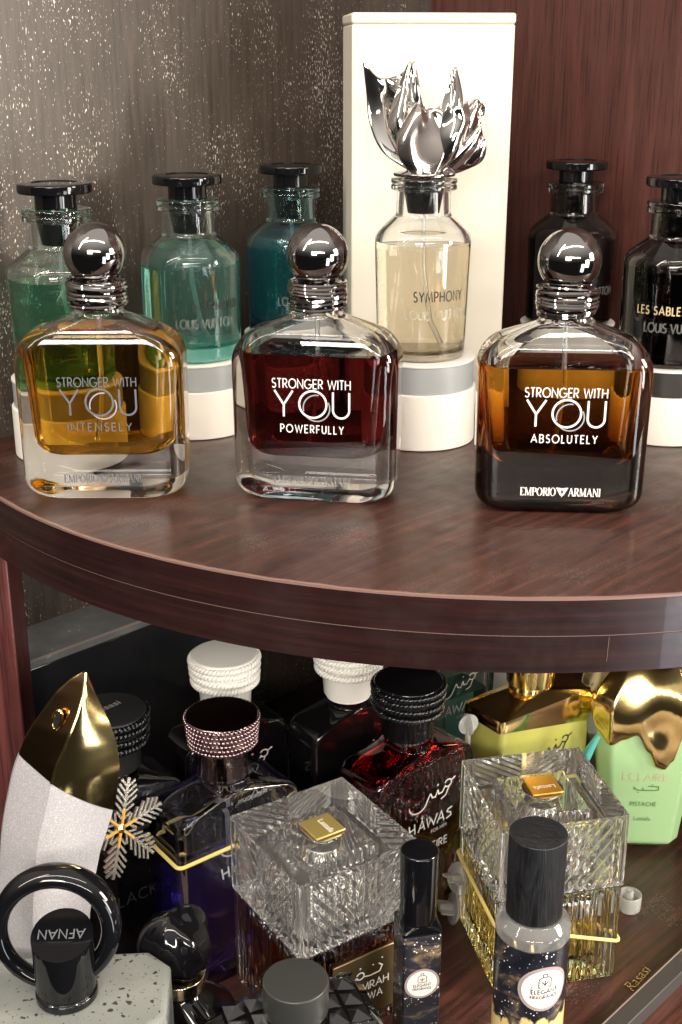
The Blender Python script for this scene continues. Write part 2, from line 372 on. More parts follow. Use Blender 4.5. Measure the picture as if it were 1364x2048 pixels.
# ------------------------------------------------------------------ lettering: a geometric stroke alphabet
def arc(cx, cy_, rx, ry, a0, a1, n=18):
    return [(cx + rx * cos(radians(a0 + (a1 - a0) * i / n)), cy_ + ry * sin(radians(a0 + (a1 - a0) * i / n))) for i in range(n + 1)]
FONT = {
 'A': (.86, [[(0, 0), (.43, 1), (.86, 0)], [(.15, .33), (.71, .33)]]),
 'B': (.58, [[(0, 0), (0, 1), (.28, 1)] + arc(.28, .76, .26, .24, 90, -90) + [(0, .52)], [(.28, .52)] + arc(.3, .26, .28, .26, 90, -90) + [(0, 0)]]),
 'C': (.82, [arc(.5, .5, .5, .5, 48, 312, 26)]),
 'D': (.74, [[(0, 0), (0, 1), (.26, 1)] + arc(.26, .5, .48, .5, 90, -90, 22) + [(0, 0)]]),
 'E': (.5, [[(.5, 1), (0, 1), (0, 0), (.5, 0)], [(0, .52), (.46, .52)]]),
 'F': (.48, [[(.48, 1), (0, 1), (0, 0)], [(0, .5), (.44, .5)]]),
 'G': (.96, [arc(.5, .5, .5, .5, 48, 352, 28) + [(.56, .46)]]),
 'H': (.68, [[(0, 0), (0, 1)], [(.68, 0), (.68, 1)], [(0, .52), (.68, .52)]]),
 'I': (.0, [[(0, 0), (0, 1)]]),
 'J': (.4, [[(.4, 1), (.4, .22)] + arc(.2, .22, .2, .22, 0, -170, 10)]),
 'K': (.62, [[(0, 0), (0, 1)], [(.56, 1), (0, .46)], [(.14, .6), (.62, 0)]]),
 'L': (.44, [[(0, 1), (0, 0), (.44, 0)]]),
 'M': (.96, [[(0, 0), (.14, 1), (.48, .14), (.82, 1), (.96, 0)]]),
 'N': (.74, [[(0, 0), (0, 1), (.74, 0), (.74, 1)]]),
 'O': (1.0, [arc(.5, .5, .5, .5, 0, 360, 36)]),
 'P': (.54, [[(0, 0), (0, 1), (.26, 1)] + arc(.26, .73, .28, .27, 90, -90) + [(0, .46)]]),
 'Q': (1.0, [arc(.5, .5, .5, .5, 0, 360, 36), [(.58, .34), (.96, -.06)]]),
 'R': (.58, [[(0, 0), (0, 1), (.26, 1)] + arc(.26, .73, .28, .27, 90, -90) + [(0, .46)], [(.22, .46), (.58, 0)]]),
 'S': (.5, [arc(.26, .75, .22, .25, 40, 250, 14) + arc(.26, .26, .25, .26, 70, -150, 14)]),
 'T': (.56, [[(0, 1), (.56, 1)], [(.28, 1), (.28, 0)]]),
 'U': (.62, [[(0, 1), (0, .31)] + arc(.31, .31, .31, .31, 180, 360, 18) + [(.62, 1)]]),
 'V': (.78, [[(0, 1), (.39, 0), (.78, 1)]]),
 'W': (1.16, [[(0, 1), (.29, 0), (.58, .92), (.87, 0), (1.16, 1)]]),
 'X': (.66, [[(0, 0), (.66, 1)], [(0, 1), (.66, 0)]]),
 'Y': (.68, [[(0, 1), (.34, .46), (.68, 1)], [(.34, .46), (.34, 0)]]),
 'Z': (.6, [[(0, 1), (.6, 1), (0, 0), (.6, 0)]]),
 ' ': (.24, []), '.': (0, [[(0, 0), (0, .06)]]),
}
def ribbon(pts, w):
    """2-D polyline -> quads of width w with mitred joins"""
    pts = [p for i, p in enumerate(pts) if i == 0 or math.dist(p, pts[i - 1]) > 1e-6]
    closed = len(pts) > 3 and math.dist(pts[0], pts[-1]) < 1e-4
    if closed: pts = pts[:-1]
    n = len(pts); L = []; R = []
    for i in range(n):
        a = pts[i - 1] if (i or closed) else None; b = pts[(i + 1) % n] if (i < n - 1 or closed) else None; p = pts[i]
        def nrm(u, v):
            d = math.dist(u, v); return (-(v[1] - u[1]) / d, (v[0] - u[0]) / d)
        if a is None: m = nrm(p, b); k = 1
        elif b is None: m = nrm(a, p); k = 1
        else:
            n1, n2 = nrm(a, p), nrm(p, b); m = (n1[0] + n2[0], n1[1] + n2[1]); l = math.hypot(*m) or 1
            m = (m[0] / l, m[1] / l); k = min(2.2, 1 / max(.3, m[0] * n1[0] + m[1] * n1[1]))
        L.append((p[0] + m[0] * w / 2 * k, p[1] + m[1] * w / 2 * k)); R.append((p[0] - m[0] * w / 2 * k, p[1] - m[1] * w / 2 * k))
    rng = range(n) if closed else range(n - 1)
    return [(R[i], R[(i + 1) % n], L[(i + 1) % n], L[i]) for i in rng]
def strokes(text, h, track=.2, width=None):
    """list of polylines, centred in x, baseline 0"""
    x = 0; S = []
    for ch in text:
        w, st = FONT[ch]
        S += [[(x + px, py) for px, py in s] for s in st]; x += w + track
    W = x - track; k = h if width is None else width / W
    return [[((px - W / 2) * k, py * h) for px, py in s] for s in S]
def print_on(name, S, weight, mat, parent, fn, step=.012):
    """S polylines (mm); fn(u, v, lift) -> xyz local"""
    mb = MB()
    for i, s in enumerate(S):
        for q in ribbon(s, weight): mb.add([fn(u, v, step * (i % 9)) for u, v in q], [(0, 1, 2, 3)])
    return mb.build(name, mat, parent)
def flat(cx, cz, y, slant=0):                    # front face (facing -y) of the thing
    return lambda u, v, k: (cx + u + v * slant, y - k, cz + v)
def on_cyl(ang0, cz, r):                         # wraps onto a vertical cylinder; ang0 = 0 faces -y
    def fn(u, v, k):
        a = radians(ang0) + u / r; return ((r + k) * sin(a), -(r + k) * cos(a), cz + v)
    return fn
def on_top(cx, cy_, z, rot=0):
    c, s_ = cos(radians(rot)), sin(radians(rot))
    return lambda u, v, k: (cx + u * c - v * s_, cy_ + u * s_ + v * c, z + k)
def face_text(s, size):
    """outline text from the built-in font as (verts, faces) in mm, centred"""
    cu = bpy.data.curves.new('t', 'FONT'); cu.body = s; cu.size = 1; cu.align_x = 'CENTER'; cu.resolution_u = 3
    o = bpy.data.objects.new('t', cu); C.objects.link(o); me = bpy.data.meshes.new_from_object(o)
    V = [(v.co.x * size, v.co.y * size) for v in me.vertices]; F = [tuple(p.vertices) for p in me.polygons]
    bpy.data.objects.remove(o); bpy.data.meshes.remove(me); bpy.data.curves.remove(cu)
    return V, F
def type_on(name, s, size, mat, parent, fn, sx=1):
    V, F = face_text(s, size); return MB().add([fn(u * sx, v, 0) for u, v in V], F).build(name, mat, parent)
def serif_strokes(text, h, width):
    """Roman capitals: thick and thin polylines with serifs -> (thick, thin)"""
    x = 0; thick = []; thin = []
    T = {'E': .62, 'M': .98, 'P': .62, 'O': .84, 'R': .70, 'I': .22, 'A': .80, 'N': .84, '*': 1.7}
    for ch in text:
        w = T[ch]; a = lambda *p: [(x + u, v) for u, v in p]
        stem = lambda u: (thick.append(a((u, 0), (u, 1))), thin.append(a((u - .12, .02), (u + .12, .02))), thin.append(a((u - .12, .98), (u + .12, .98))))
        if ch == 'E': stem(.14); thin.append(a((.14, .98), (.56, .98), (.57, .8))); thin.append(a((.14, .02), (.56, .02), (.58, .22))); thin.append(a((.14, .5), (.42, .5)))
        elif ch == 'M': thin.append(a((.12, 0), (.12, 1))); thick.append(a((.14, 1), (.49, .02))); thin.append(a((.49, .02), (.82, 1))); stem(.84); thin.append(a((.0, .02), (.24, .02)))
        elif ch == 'P': stem(.14); thin.append(a((.14, .98), (.36, .98))); thick.append([(x + u, v) for u, v in arc(.34, .72, .22, .24, 70, -70)]); thin.append(a((.14, .47), (.36, .47)))
        elif ch == 'O':
            o_ = [(x + u, v) for u, v in arc(.42, .5, .36, .5, 0, 360, 28)]; thin.append(o_)
            thick.append([(x + u, v) for u, v in arc(.42, .5, .34, .46, 130, 230, 10)]); thick.append([(x + u, v) for u, v in arc(.42, .5, .34, .46, -50, 50, 10)])
        elif ch == 'R': stem(.14); thin.append(a((.14, .98), (.36, .98))); thick.append([(x + u, v) for u, v in arc(.34, .74, .2, .22, 70, -70)]); thin.append(a((.14, .5), (.36, .5))); thick.append(a((.34, .5), (.64, .03))); thin.append(a((.58, .02), (.74, .02)))
        elif ch == 'I': stem(.11)
        elif ch == 'A': thin.append(a((.08, 0), (.38, 1))); thick.append(a((.38, 1), (.72, 0))); thin.append(a((.18, .34), (.56, .34))); thin.append(a((-.02, .02), (.18, .02))); thin.append(a((.6, .02), (.84, .02)))
        elif ch == 'N': thin.append(a((.12, 0), (.12, 1))); thick.append(a((.12, 1), (.70, .02))); thin.append(a((.70, 0), (.70, 1))); thin.append(a((0, .02), (.24, .02))); thin.append(a((.58, .98), (.82, .98)))
        elif ch == '*':                                     # the spread-wing emblem: a stack of bars with a V-shaped cut
            for i in range(5):
                v = .98 - i * .19; o1 = .0 + .13 * i
                thick.append(a((o1, v), (.66 + .02 * i, v - .07))); thick.append(a((1.7 - o1, v), (1.04 - .02 * i, v - .07)))
            thick.append(a((.85, .98), (.85, .70))); thick.append(a((.70, .30), (.85, .02), (1.0, .30)))
        x += w + .05
    W = x - .05; k = width / W
    f = lambda S: [[((u - W / 2) * k, v * h) for u, v in s] for s in S]
    return f(thick), f(thin)

# ------------------------------------------------------------------ setting: corner cabinet
CX, CY = 62, 930                              # the corner of the two walls
AX, AY, AR = 81, 769, 315                     # the curved shelf front
Z1 = -243                                     # lower shelf
def shelf_outline(R, n=96):
    pts = []
    # left wall: y = CY - (CX - x); right wall: y = CY + (CX - x)
    def hit(sgn):
        # along the wall from the corner
        for k in range(1, 4000):
            t = k * .25; x = CX + sgn * t * .70711; y = CY - t * .70711
            if (x - AX) ** 2 + (y - AY) ** 2 > R * R and t > 60: return x, y
    a = hit(-1); b = hit(1)
    a0 = math.atan2(a[1] - AY, a[0] - AX); a1 = math.atan2(b[1] - AY, b[0] - AX)
    if a0 > 0: a0 -= 2 * pi
    if a1 > 0 and a1 > a0 + 2 * pi: a1 -= 2 * pi
    return [(AX + R * cos(a0 + (a1 - a0) * i / n), AY + R * sin(a0 + (a1 - a0) * i / n)) for i in range(n + 1)], (CX, CY)
def slab(name, R, z0, z1, mat, parent=None, inset=0):
    arcp, cor = shelf_outline(R); P = arcp + [cor]; n = len(P); mb = MB()
    mb.grid([[(x, y, z0) for x, y in P], [(x, y, z1) for x, y in P]], True, True, True)
    return mb.build(name, mat, parent, ang=30)
def edge_strip(name, R0, R1, z0, z1, mat, parent, wob=0):
    arcp, _ = shelf_outline(AR); mb = MB(); n = len(arcp); rings = []
    for i, (x, y) in enumerate(arcp):
        dx, dy = (x - AX) / AR, (y - AY) / AR
        w = wob * (random.random() - .3)
        q = [(AX + dx * R0, AY + dy * R0, z0), (AX + dx * R1, AY + dy * R1, z0), (AX + dx * R1, AY + dy * R1, z1 + w), (AX + dx * R0, AY + dy * R0, z1 + w)]
        rings.append(q)
    mb.grid(rings, True, True, True)
    o = mb.build(name, mat, parent, ang=30)
    uv = o.data.uv_layers.new(name='UVMap'); L = AR * 2.6 * MM
    for p in o.data.polygons:
        for li in p.loop_indices:
            v = o.data.vertices[o.data.loops[li].vertex_index].co
            uv.data[li].uv = (math.atan2(v.y / MM - AY, v.x / MM - AX) * AR * MM * (1 if True else 0) % 10, v.z)
    return o
shelf = slab('shelf', AR - 1.6, -33, 0, 'shelf_wood'); tag(shelf, None, None, kind='structure')
edge_strip('edge_band', AR - 1.5, AR, -16.2, -.9, 'edge', shelf)
edge_strip('edge_band', AR - 1.5, AR - .3, -33, -16.9, 'edge', shelf)
edge_strip('edge_seam', AR - 1.5, AR - .5, -16.8, -16.3, 'edge_lip', shelf)
edge_strip('edge_lip', AR - 1.9, AR - .1, -.85, .12, 'edge_lip', shelf, .3)
sc_ = MB().box(-.07, .07, -.05, .1, -28, -17.2).build('scratch', 'edge_lip', shelf); _a = -1.484; sc_.location = ((AX + AR * cos(_a)) * MM, (AY + AR * sin(_a)) * MM, 0); sc_.rotation_euler = (0, radians(1.5), _a + pi / 2)
low = slab('lower_shelf', AR + 90, Z1 - 33, Z1, 'shelf_wood'); tag(low, None, None, kind='structure')
def wall(name, sgn, mat, L):
    o = MB().box(0, L, 0, 12, Z1 - 60, 620).build(name, mat)
    # local x along the wall from its far-left end, front face at y = 0
    if sgn < 0:
        o.location = ((CX - L * .70711) * MM, (CY - L * .70711) * MM, 0); o.rotation_euler = (0, 0, radians(45))
    else:
        o.location = (CX * MM, CY * MM, 0); o.rotation_euler = (0, 0, radians(-45))
    return tag(o, None, None, kind='structure')
wall('wall_left', -1, 'speckle', 520); wall('wall_right', 1, 'wall_wood', 600)
post = MB().box(-200, -168.5, 584, 610, Z1 + .3, -33.4).build('cabinet_post', 'post_wood', bevel=1.2); tag(post, None, None, kind='structure')

# ------------------------------------------------------------------ square perfume bottles with ball caps
def armani(loc, rz, label, liquid, level, sub, glass, tcol, ycol, brand, base_tint=None):
    t = thing('perfume_bottle', label, 'perfume bottle', loc, rz, 'square bottles with ball caps along the shelf front')
    def sec(pts, hyf, rf): return [rr(max(w, .05), hyf(w, z), rf(w, z), z) for w, z in pts]
    HX, HY = 40, 19
    out = fillet([(1, 0), (39.2, 0, 10), (40, 77, 17), (12.5, 88, 5), (11.2, 92)], 10)
    def hy_o(w, z):
        if z < 12: return min(HY, max(.05, w * HY / HX * 1.0 if w < 28 else HY - (1 - min(1, z / 6.0)) ** 2 * 3.5))
        k = max(0, min(1, (40 - w) / 27.5)); return HY + (11.2 - HY) * k ** 1.2 if z > 50 else HY
    def r_o(w, z):
        if z > 50: k = max(0, min(1, (40 - w) / 28.0)); return 9.5 + (11.2 - 9.5) * k
        return min(9.5, w)
    inn = fillet([(8.2, 92), (9.0, 87, 5), (34.0, 75.5, 13), (31.5, 22.5, 8), (1, 21.5)], 10)
    def hy_i(w, z):
        if z < 40 and w < 24: return max(.05, 12.6 * w / 24 if w < 12 else 6.3 + 6.3 * (w - 12) / 12)
        k = max(0, min(1, (34 - w) / 25.8)); return 13.4 + (8.2 - 13.4) * k ** 1.3 if z > 50 else 13.4 - max(0, (28 - z)) * .12
    def r_i(w, z):
        if z > 50: k = max(0, min(1, (34 - w) / 25.8)); return 7.5 + .7 * k
        return 7.5
    rings = sec(out, hy_o, r_o) + sec(inn, hy_i, r_i)
    MB().grid(rings, True, True, True).build('glass_body', glass, t, ang=28)
    # the perfume: the cavity swollen into the glass by a hair and cut at its level
    G = .35; up = [p for p in reversed(inn) if p[1] < level]
    w_l = None
    for (w0, z0), (w1, z1) in zip(list(reversed(inn)), list(reversed(inn))[1:]):
        if z0 < level <= z1: w_l = w0 + (w1 - w0) * (level - z0) / (z1 - z0)
    up.append((w_l or up[-1][0], level))
    lr = []
    for i, (w, z) in enumerate(up):
        lr.append(rr(max(w + G, .05), hy_i(w, z) + G, r_i(w, z), z - (G if z < 30 else 0)))
    lr.append(rr(max(up[-1][0] - 1.2, 1), max(hy_i(*up[-1]) - 1.2, 1), 4, level - .35))
    MB().grid(lr, True, True, True).build('perfume', liquid, t, ang=50)
    if base_tint:
        MB().grid([rr(37.4, 17.0, 5.5, 1.0), rr(38.2, 17.6, 6, 3), rr(38.3, 17.6, 6, 9), rr(38.2, 17.6, 6, 19.2), rr(37, 16.6, 6, 20.4)], True, True, True).build('smoked_base', base_tint, t, ang=50)
    path = [(0, 0, 87), (.3, .2, 60), (-1.2, .4, 40), (-4, .6, 26)]
    tube(path, 1.15, 10).build('dip_tube', 'tube', t)
    # collar wound with wire rings
    lathe([(.5, 90.5), (12.2, 90.5, .6), (12.6, 103.5, 2), (.5, 103.5)], 48).build('collar', 'gunmetal', t)
    for i in range(7):
        z = 92.4 + i * 1.75; tilt = random.uniform(-1.7, 1.7); ph = random.uniform(0, 6.28); rad = 12.9 + random.uniform(-.15, .7)
        tube([(rad * cos(a), rad * sin(a), z + tilt * cos(a + ph)) for a in [2 * pi * k / 48 for k in range(48)]], 1.0 + .15 * (i % 3), 8, True).build('wire_ring', 'gunmetal', t)
    lathe([(.5, 100.6)] + [(14.5 * cos(a), 115.4 + 14.5 * sin(a)) for a in [radians(-86 + 172 * i / 40) for i in range(41)]] + [(.3, 129.9)], 64).build('ball_cap', 'gunmetal', t)
    y = -HY - .12
    print_on('lettering', strokes('STRONGER WITH', 4.3, .25, 37), .5, tcol, t, flat(0, 56.5, y))
    S = strokes('Y', 12.6); k = flat(-13.1, 42.6, y); print_on('lettering', [[(u * 1.02, v) for u, v in s] for s in S], .95, ycol, t, k)
    print_on('lettering', [arc(0, 6.3, 6.45, 6.45, 0, 360, 48)], .95, ycol, t, flat(.8, 42.6, y))
    print_on('lettering', [arc(0, 6.3, 6.3, 6.3, 80, 195, 30), arc(0, 6.3, 6.3, 6.3, 212, 388, 40)], .62, 'print_silver', t, flat(2.5, 40.8, y + .03))
    print_on('lettering', strokes('U', 12.4), .95, ycol, t, flat(14.2, 42.7, y))
    print_on('lettering', strokes(sub, 3.7, .42, 30), .5, tcol, t, flat(.3, 35.0, y))
    a, b = serif_strokes('EMPORIO*ARMANI', 3.9, 37)
    print_on('lettering', a, .62, brand, t, flat(0, 9.2, y)); print_on('lettering', b, .26, brand, t, flat(0, 9.2, y - .02))
    return t
armani((-115, 590, 0), 1, 'square clear bottle of golden amber perfume with dark ball cap, leftmost on shelf', 'amber_liq', 79, 'INTENSELY', 'glass', 'print_grey', 'print_grey', 'print_grey')
armani((-11, 586, 0), -9, 'square clear bottle of dark red perfume with dark ball cap, lettered POWERFULLY', 'red_liq', 71, 'POWERFULLY', 'glass', 'print_white', 'print_white', 'emboss')
armani((103.5, 570, 0), -4, 'square bottle of brown amber perfume with smoky dark base, lettered ABSOLUTELY', 'brown_liq', 68.5, 'ABSOLUTELY', 'ombre_glass', 'print_white', 'print_white', 'print_white')

# ------------------------------------------------------------------ round shouldered bottles on pedestals
def pedestal(loc, label, r=31, h0=27, h1=15, band='ped_grey'):
    t = thing('display_pedestal', label, 'pedestal', loc, 0, 'round white pedestals under the tall bottles')
    lathe([(.5, 0), (r, 0, .8), (r, h0, .8), (.5, h0)], 96).build('base_disc', 'ped_white', t)
    lathe([(.5, h0 + .1), (r - 1.3, h0 + .1, .4), (r - 1.3, h0 + h1 - 1.4), (.5, h0 + h1 - 1.4)], 96).build('band', band, t)
    lathe([(.5, h0 + h1 - 1.3), (r - .9, h0 + h1 - 1.3, .4), (r - .9, h0 + h1, .4), (.5, h0 + h1)], 96).build('top_disc', 'ped_white', t)
    return t
def apothecary(loc, rz, label, glass, liquid, level, name=None, namecol='print_black', namedy=0, rb=27, rt=27.5, hb=60, stopper=True, emb='emboss', ang=20, zt=30, hn=4.2, wn=26, wb=34, foot=None, fl_=5):
    t = thing('perfume_bottle', label, 'perfume bottle', loc, rz, 'round shouldered bottles with stoppers')
    T = 2.6; zs = hb
    out = [(.5, 0), (rb, 0, 3.5), (rt, zs - 2, 9), (14.8, zs + 8, 3), (14.6, zs + 20.5, .3), (17.6, zs + 20.8, 1.0), (17.6, zs + 23.4, .5), (16.9, zs + 24, .5), (17.6, zs + 24.6, .5), (17.6, zs + 27, 1.0), (11.2, zs + 27.3, .6), (11.0, zs + 20), (11.6, zs + 8, 3), (rt - T, zs - 4, 8), (rb - T, fl_ + .5, 3), (.5, fl_)]
    lathe(out, 80).build('glass_body', glass, t, ang=28)
    G = .3; rl = rt - T + G
    zl = min(level, zs - 1.0)
    if level > zs - 8:
        k = (level - (zs - 8)) / 12; rl2 = rl - 9 * max(0, min(1, k)) ** 1.6
        lathe([(.5, fl_ - G), (rb - T + G, fl_ - G, 3), (rl, zs - 8, 5), (rl2, level), (rl2 - 1, level - .3), (.5, level - .3)], 80).build('perfume', liquid, t, ang=50)
    else:
        lathe([(.5, fl_ - G), (rb - T + G, fl_ - G, 3), (rb - T + G + (rt - rb) * level / zs, level), (rl - 2, level - .35), (.5, level - .35)], 80).build('perfume', liquid, t, ang=50)
    tube([(0, 0, zs + 8), (.5, 0, zs * .7), (3.5, 1, zs * .3), (8, 2, 8)], 1.0, 8).build('dip_tube', 'tube', t)
    lathe([(.5, zs + 9), (8.4, zs + 9, .5), (10.7, zs + 22), (10.7, zs + 27.2), (.5, zs + 27.2)], 48).build('plug', 'black_plastic', t)
    if stopper:
        s = lathe([(.5, zs + 27.4), (10.6, zs + 27.4), (10.6, zs + 34.4, .8), (19, zs + 34.8, .9), (19, zs + 39.6, .9), (12, zs + 40, .4), (11.5, zs + 39.5), (.5, zs + 39.5)], 80).build('stopper', 'black_gloss', t)
    if foot: lathe([(.5, .8), (rb - 1.6, .8, 2), (rb - 1.4, fl_ - .7, .6), (.5, fl_ - .7)], 80).build('base_glow_disc', foot, t)  # added disc, coloured as if light came through the glass base
    r = rb + (rt - rb) * .5 + .5
    if name: print_on('lettering', strokes(name, hn, .34, wn), .72, namecol, t, on_cyl(ang + namedy, zt, r))
    if emb: print_on('lettering', strokes('LOUIS VUITTON', 4.8, .22, wb), .85, emb, t, on_cyl(ang + namedy * .3, zt - 9.5, r))
    return t
pedestal((-146, 655, 0), 'two tier round white pedestal under the green leftmost stoppered bottle')
apothecary((-146, 655, 42), 0, 'clear green bottle with black stopper, farthest left behind amber bottle', 'green_glass', 'green_liq', 52, None, foot='green_base_glow')
pedestal((-84, 702, 0), 'round white pedestal under the aqua bottle between amber and red bottles')
apothecary((-84, 702, 42), 0, 'aqua stoppered bottle lettered IMAGINATION between amber and red square bottles', 'aqua_glass', 'aqua_liq', 61, 'IMAGINATION', 'print_black', 24, ang=16, wn=31, foot='aqua_base_glow', fl_=9)
pedestal((-30, 770, 0), 'round white pedestal hidden behind the red square bottle')
apothecary((-30, 770, 42), 0, 'dark teal stoppered bottle standing behind the red square bottle', 'teal_glass', 'teal_liq', 58, None, foot='teal_base_glow')
pedestal((44, 681, 0), 'large white and grey round pedestal under the pale straw bottle', 31, 31, 16)
apothecary((44, 681, 47), 0, 'pale straw perfume bottle lettered SYMPHONY with silver flower stopper', 'glass', 'beige_liq', 62, 'SYMPHONY', 'print_black', 0, 24, 26, 68, False, ang=19, zt=33.5, hn=5.2, wn=28.5, wb=38, foot='straw_base_glow')
pedestal((146, 800, 0), 'round white pedestal hidden under the black bottle behind brown bottle', band='ped_dark')
apothecary((146, 800, 42), 0, 'black stoppered bottle behind the brown square bottle ball cap', 'smoke_glass', 'black_liq', 55, None)
pedestal((183, 690, 0), 'white pedestal with black band under the black bottle at right edge', band='ped_dark')
apothecary((183, 690, 42), 0, 'black stoppered bottle with gold LES SABLES lettering at right edge', 'smoke_glass', 'black_liq', 55, 'LES SABLES ROSES', 'print_gold', 0, ang=-8, wn=44)

# silver flower: wavy petals rising from the stopper ring
def petal(t, az, tilt, L, W, curl, seed, tipw=.12, mat='flower', base=(0, 0, 0), thick=1.5, amp=1.0):
    rnd = random.Random(seed); ph = [rnd.uniform(0, 6.28) for _ in range(6)]
    nu, nv = 16, 18; rows = []
    ca, sa = cos(radians(az)), sin(radians(az))
    for j in range(nv + 1):
        v = j / nv; w = W * (sin(pi * min(1, v * .62 + .16)) ** .8) * (1 - (1 - tipw) * max(0, (v - .55) / .45) ** 1.6)
        th = radians(tilt) - radians(curl) * v; r = 5 + L * v * sin(th); z = L * v * cos(th)
        row = []
        for i in range(nu + 1):
            u = i / nu * 2 - 1; side = u * w / 2
            lift = (2.6 * sin(3.1 * u + ph[0] + 2.2 * v) + 1.9 * sin(5.3 * v + ph[1] + 1.5 * u) + 1.2 * sin(7 * u * v + ph[2])) * v * amp
            cup = 3.8 * u * u * (1 - .4 * v)
            rr2 = r - cup + lift
            zz = z + 1.6 * sin(4 * u + ph[3]) * v * amp + (1.5 * sin(6 * u + ph[4]) if j == nv else 0)
            row.append((base[0] + rr2 * ca - side * sa, base[1] + rr2 * sa + side * ca, base[2] + zz))
        rows.append(row)
    o = MB().grid(rows, False).build('petal', mat, t, ang=80)
    s = o.modifiers.new('solid', 'SOLIDIFY'); s.thickness = thick * MM; s.offset = 0
    sb = o.modifiers.new('sub', 'SUBSURF'); sb.levels = 1; sb.render_levels = 2
    return o
fl = thing('flower_stopper', 'silver sculpted flower stopper on the pale straw bottle before carton', 'stopper', (44, 681, 142.4))
lathe([(.5, 0), (11, 0), (16.5, .6, .5), (16.5, 2.2, .5), (10, 3, 1), (6, 6), (.5, 6)], 48).build('collar', 'gunmetal', fl)
def along(P, k):
    k = k * (len(P) - 1); i = min(int(k), len(P) - 2); f = k - i
    p0, p1, p2, p3 = P[max(i - 1, 0)], P[i], P[i + 1], P[min(i + 2, len(P) - 1)]
    cr = lambda a, b, c, d: .5 * (2 * b + (c - a) * f + (2 * a - 5 * b + 4 * c - d) * f * f + (3 * b - a - 3 * c + d) * f ** 3)
    return cr(p0[0], p1[0], p2[0], p3[0]), cr(p0[1], p1[1], p2[1], p3[1])
def leaf_sheet(left, right, y0, y1, bulge, seed, mat, wave=1.6, thick=1.6, dip=0):
    '''a blown petal: edges left/right run from root to tip in the (x, z) plane, root at depth y0, rim at y1'''
    rnd = random.Random(seed); ph = [rnd.uniform(0, 6.28) for _ in range(5)]; rows = []; nv, nu = 18, 14
    for j in range(nv + 1):
        v = j / nv; a, b = along(left, v), along(right, v); row = []
        for i in range(nu + 1):
            u = i / nu; x = a[0] + (b[0] - a[0]) * u; z = a[1] + (b[1] - a[1]) * u - dip * sin(pi * u) * v ** 3
            y = y0 + (y1 - y0) * v + bulge * (4 * u * (1 - u)) * sin(pi * min(1, v * .8 + .1)) + wave * v * (sin(7.5 * u + ph[0] + 2 * v) + .7 * sin(6 * v + ph[1] - 3 * u) + .5 * sin(12 * u * v + ph[2]))
            row.append((x, y, z + .6 * sin(11 * u + ph[3]) * v))
        rows.append(row)
    o = MB().grid(rows, False).build('petal', mat, fl, ang=80)
    m_ = o.modifiers.new('solid', 'SOLIDIFY'); m_.thickness = thick * MM; m_.offset = 0
    m_ = o.modifiers.new('sub', 'SUBSURF'); m_.levels = 1; m_.render_levels = 2
leaf_sheet([(-7, 3), (-22, 12), (-29, 26), (-31, 42), (-33, 58)], [(0, 3), (4, 14), (3, 28), (-2, 43), (-7, 57)], 0, 13, 4, 1, 'flower', 2.9, 2.0, 9)
leaf_sheet([(-4, 4), (-14, 16), (-19, 28), (-15, 42), (-9, 57)], [(0, 4), (-2, 16), (-4, 28), (-3, 42), (-6, 57)], -3, 6, -3, 3, 'flower', 2.0, 1.6)
leaf_sheet([(-7, 2), (-14, 10), (-15, 20), (-10, 30), (-5, 37)], [(5, 2), (9, 10), (11, 20), (10, 30), (7, 36)], -12, 0, -3, 4, 'dark_silver', 1.7, 1.8, 3)
leaf_sheet([(3, 4), (4, 18), (6, 30), (10, 42), (14.5, 54)], [(9, 4), (15, 18), (19, 30), (19.5, 40), (16, 54)], 3, 9, -3, 5, 'flower', .8, 1.5)
leaf_sheet([(1, 3), (5, 12), (6, 22), (8, 30), (11, 37)], [(9, 3), (17, 12), (21, 22), (23, 31), (21, 39)], -5, -4, -5, 6, 'flower', 2.0, 1.7, 4)
leaf_sheet([(5, 3), (11, 10), (17, 16), (23, 21), (28, 26)], [(8, 0), (16, 2), (24, 5), (30, 9), (32, 16)], -2, -2, -4, 7, 'dark_silver', 1.6, 1.7)
leaf_sheet([(7, 7), (12, 18), (18, 27), (22, 34), (25, 39)], [(11, 4), (19, 13), (26, 20), (31, 28), (32, 36)], 1, 8, -4, 8, 'dark_silver', 1.6, 1.6)

cart = thing('carton', 'tall cream white carton standing in the corner behind the flower stopper', 'box', (49.5, 775, 0), 5)
MB().box(-46, 46, -28, 28, 0, 219).build('carton_body', 'card', cart, bevel=1.0)
MB().box(-46.4, 46.4, -28.4, 28.4, 219.1, 225).build('carton_lid', 'card_edge', cart, bevel=1.5)

exec_lower = True
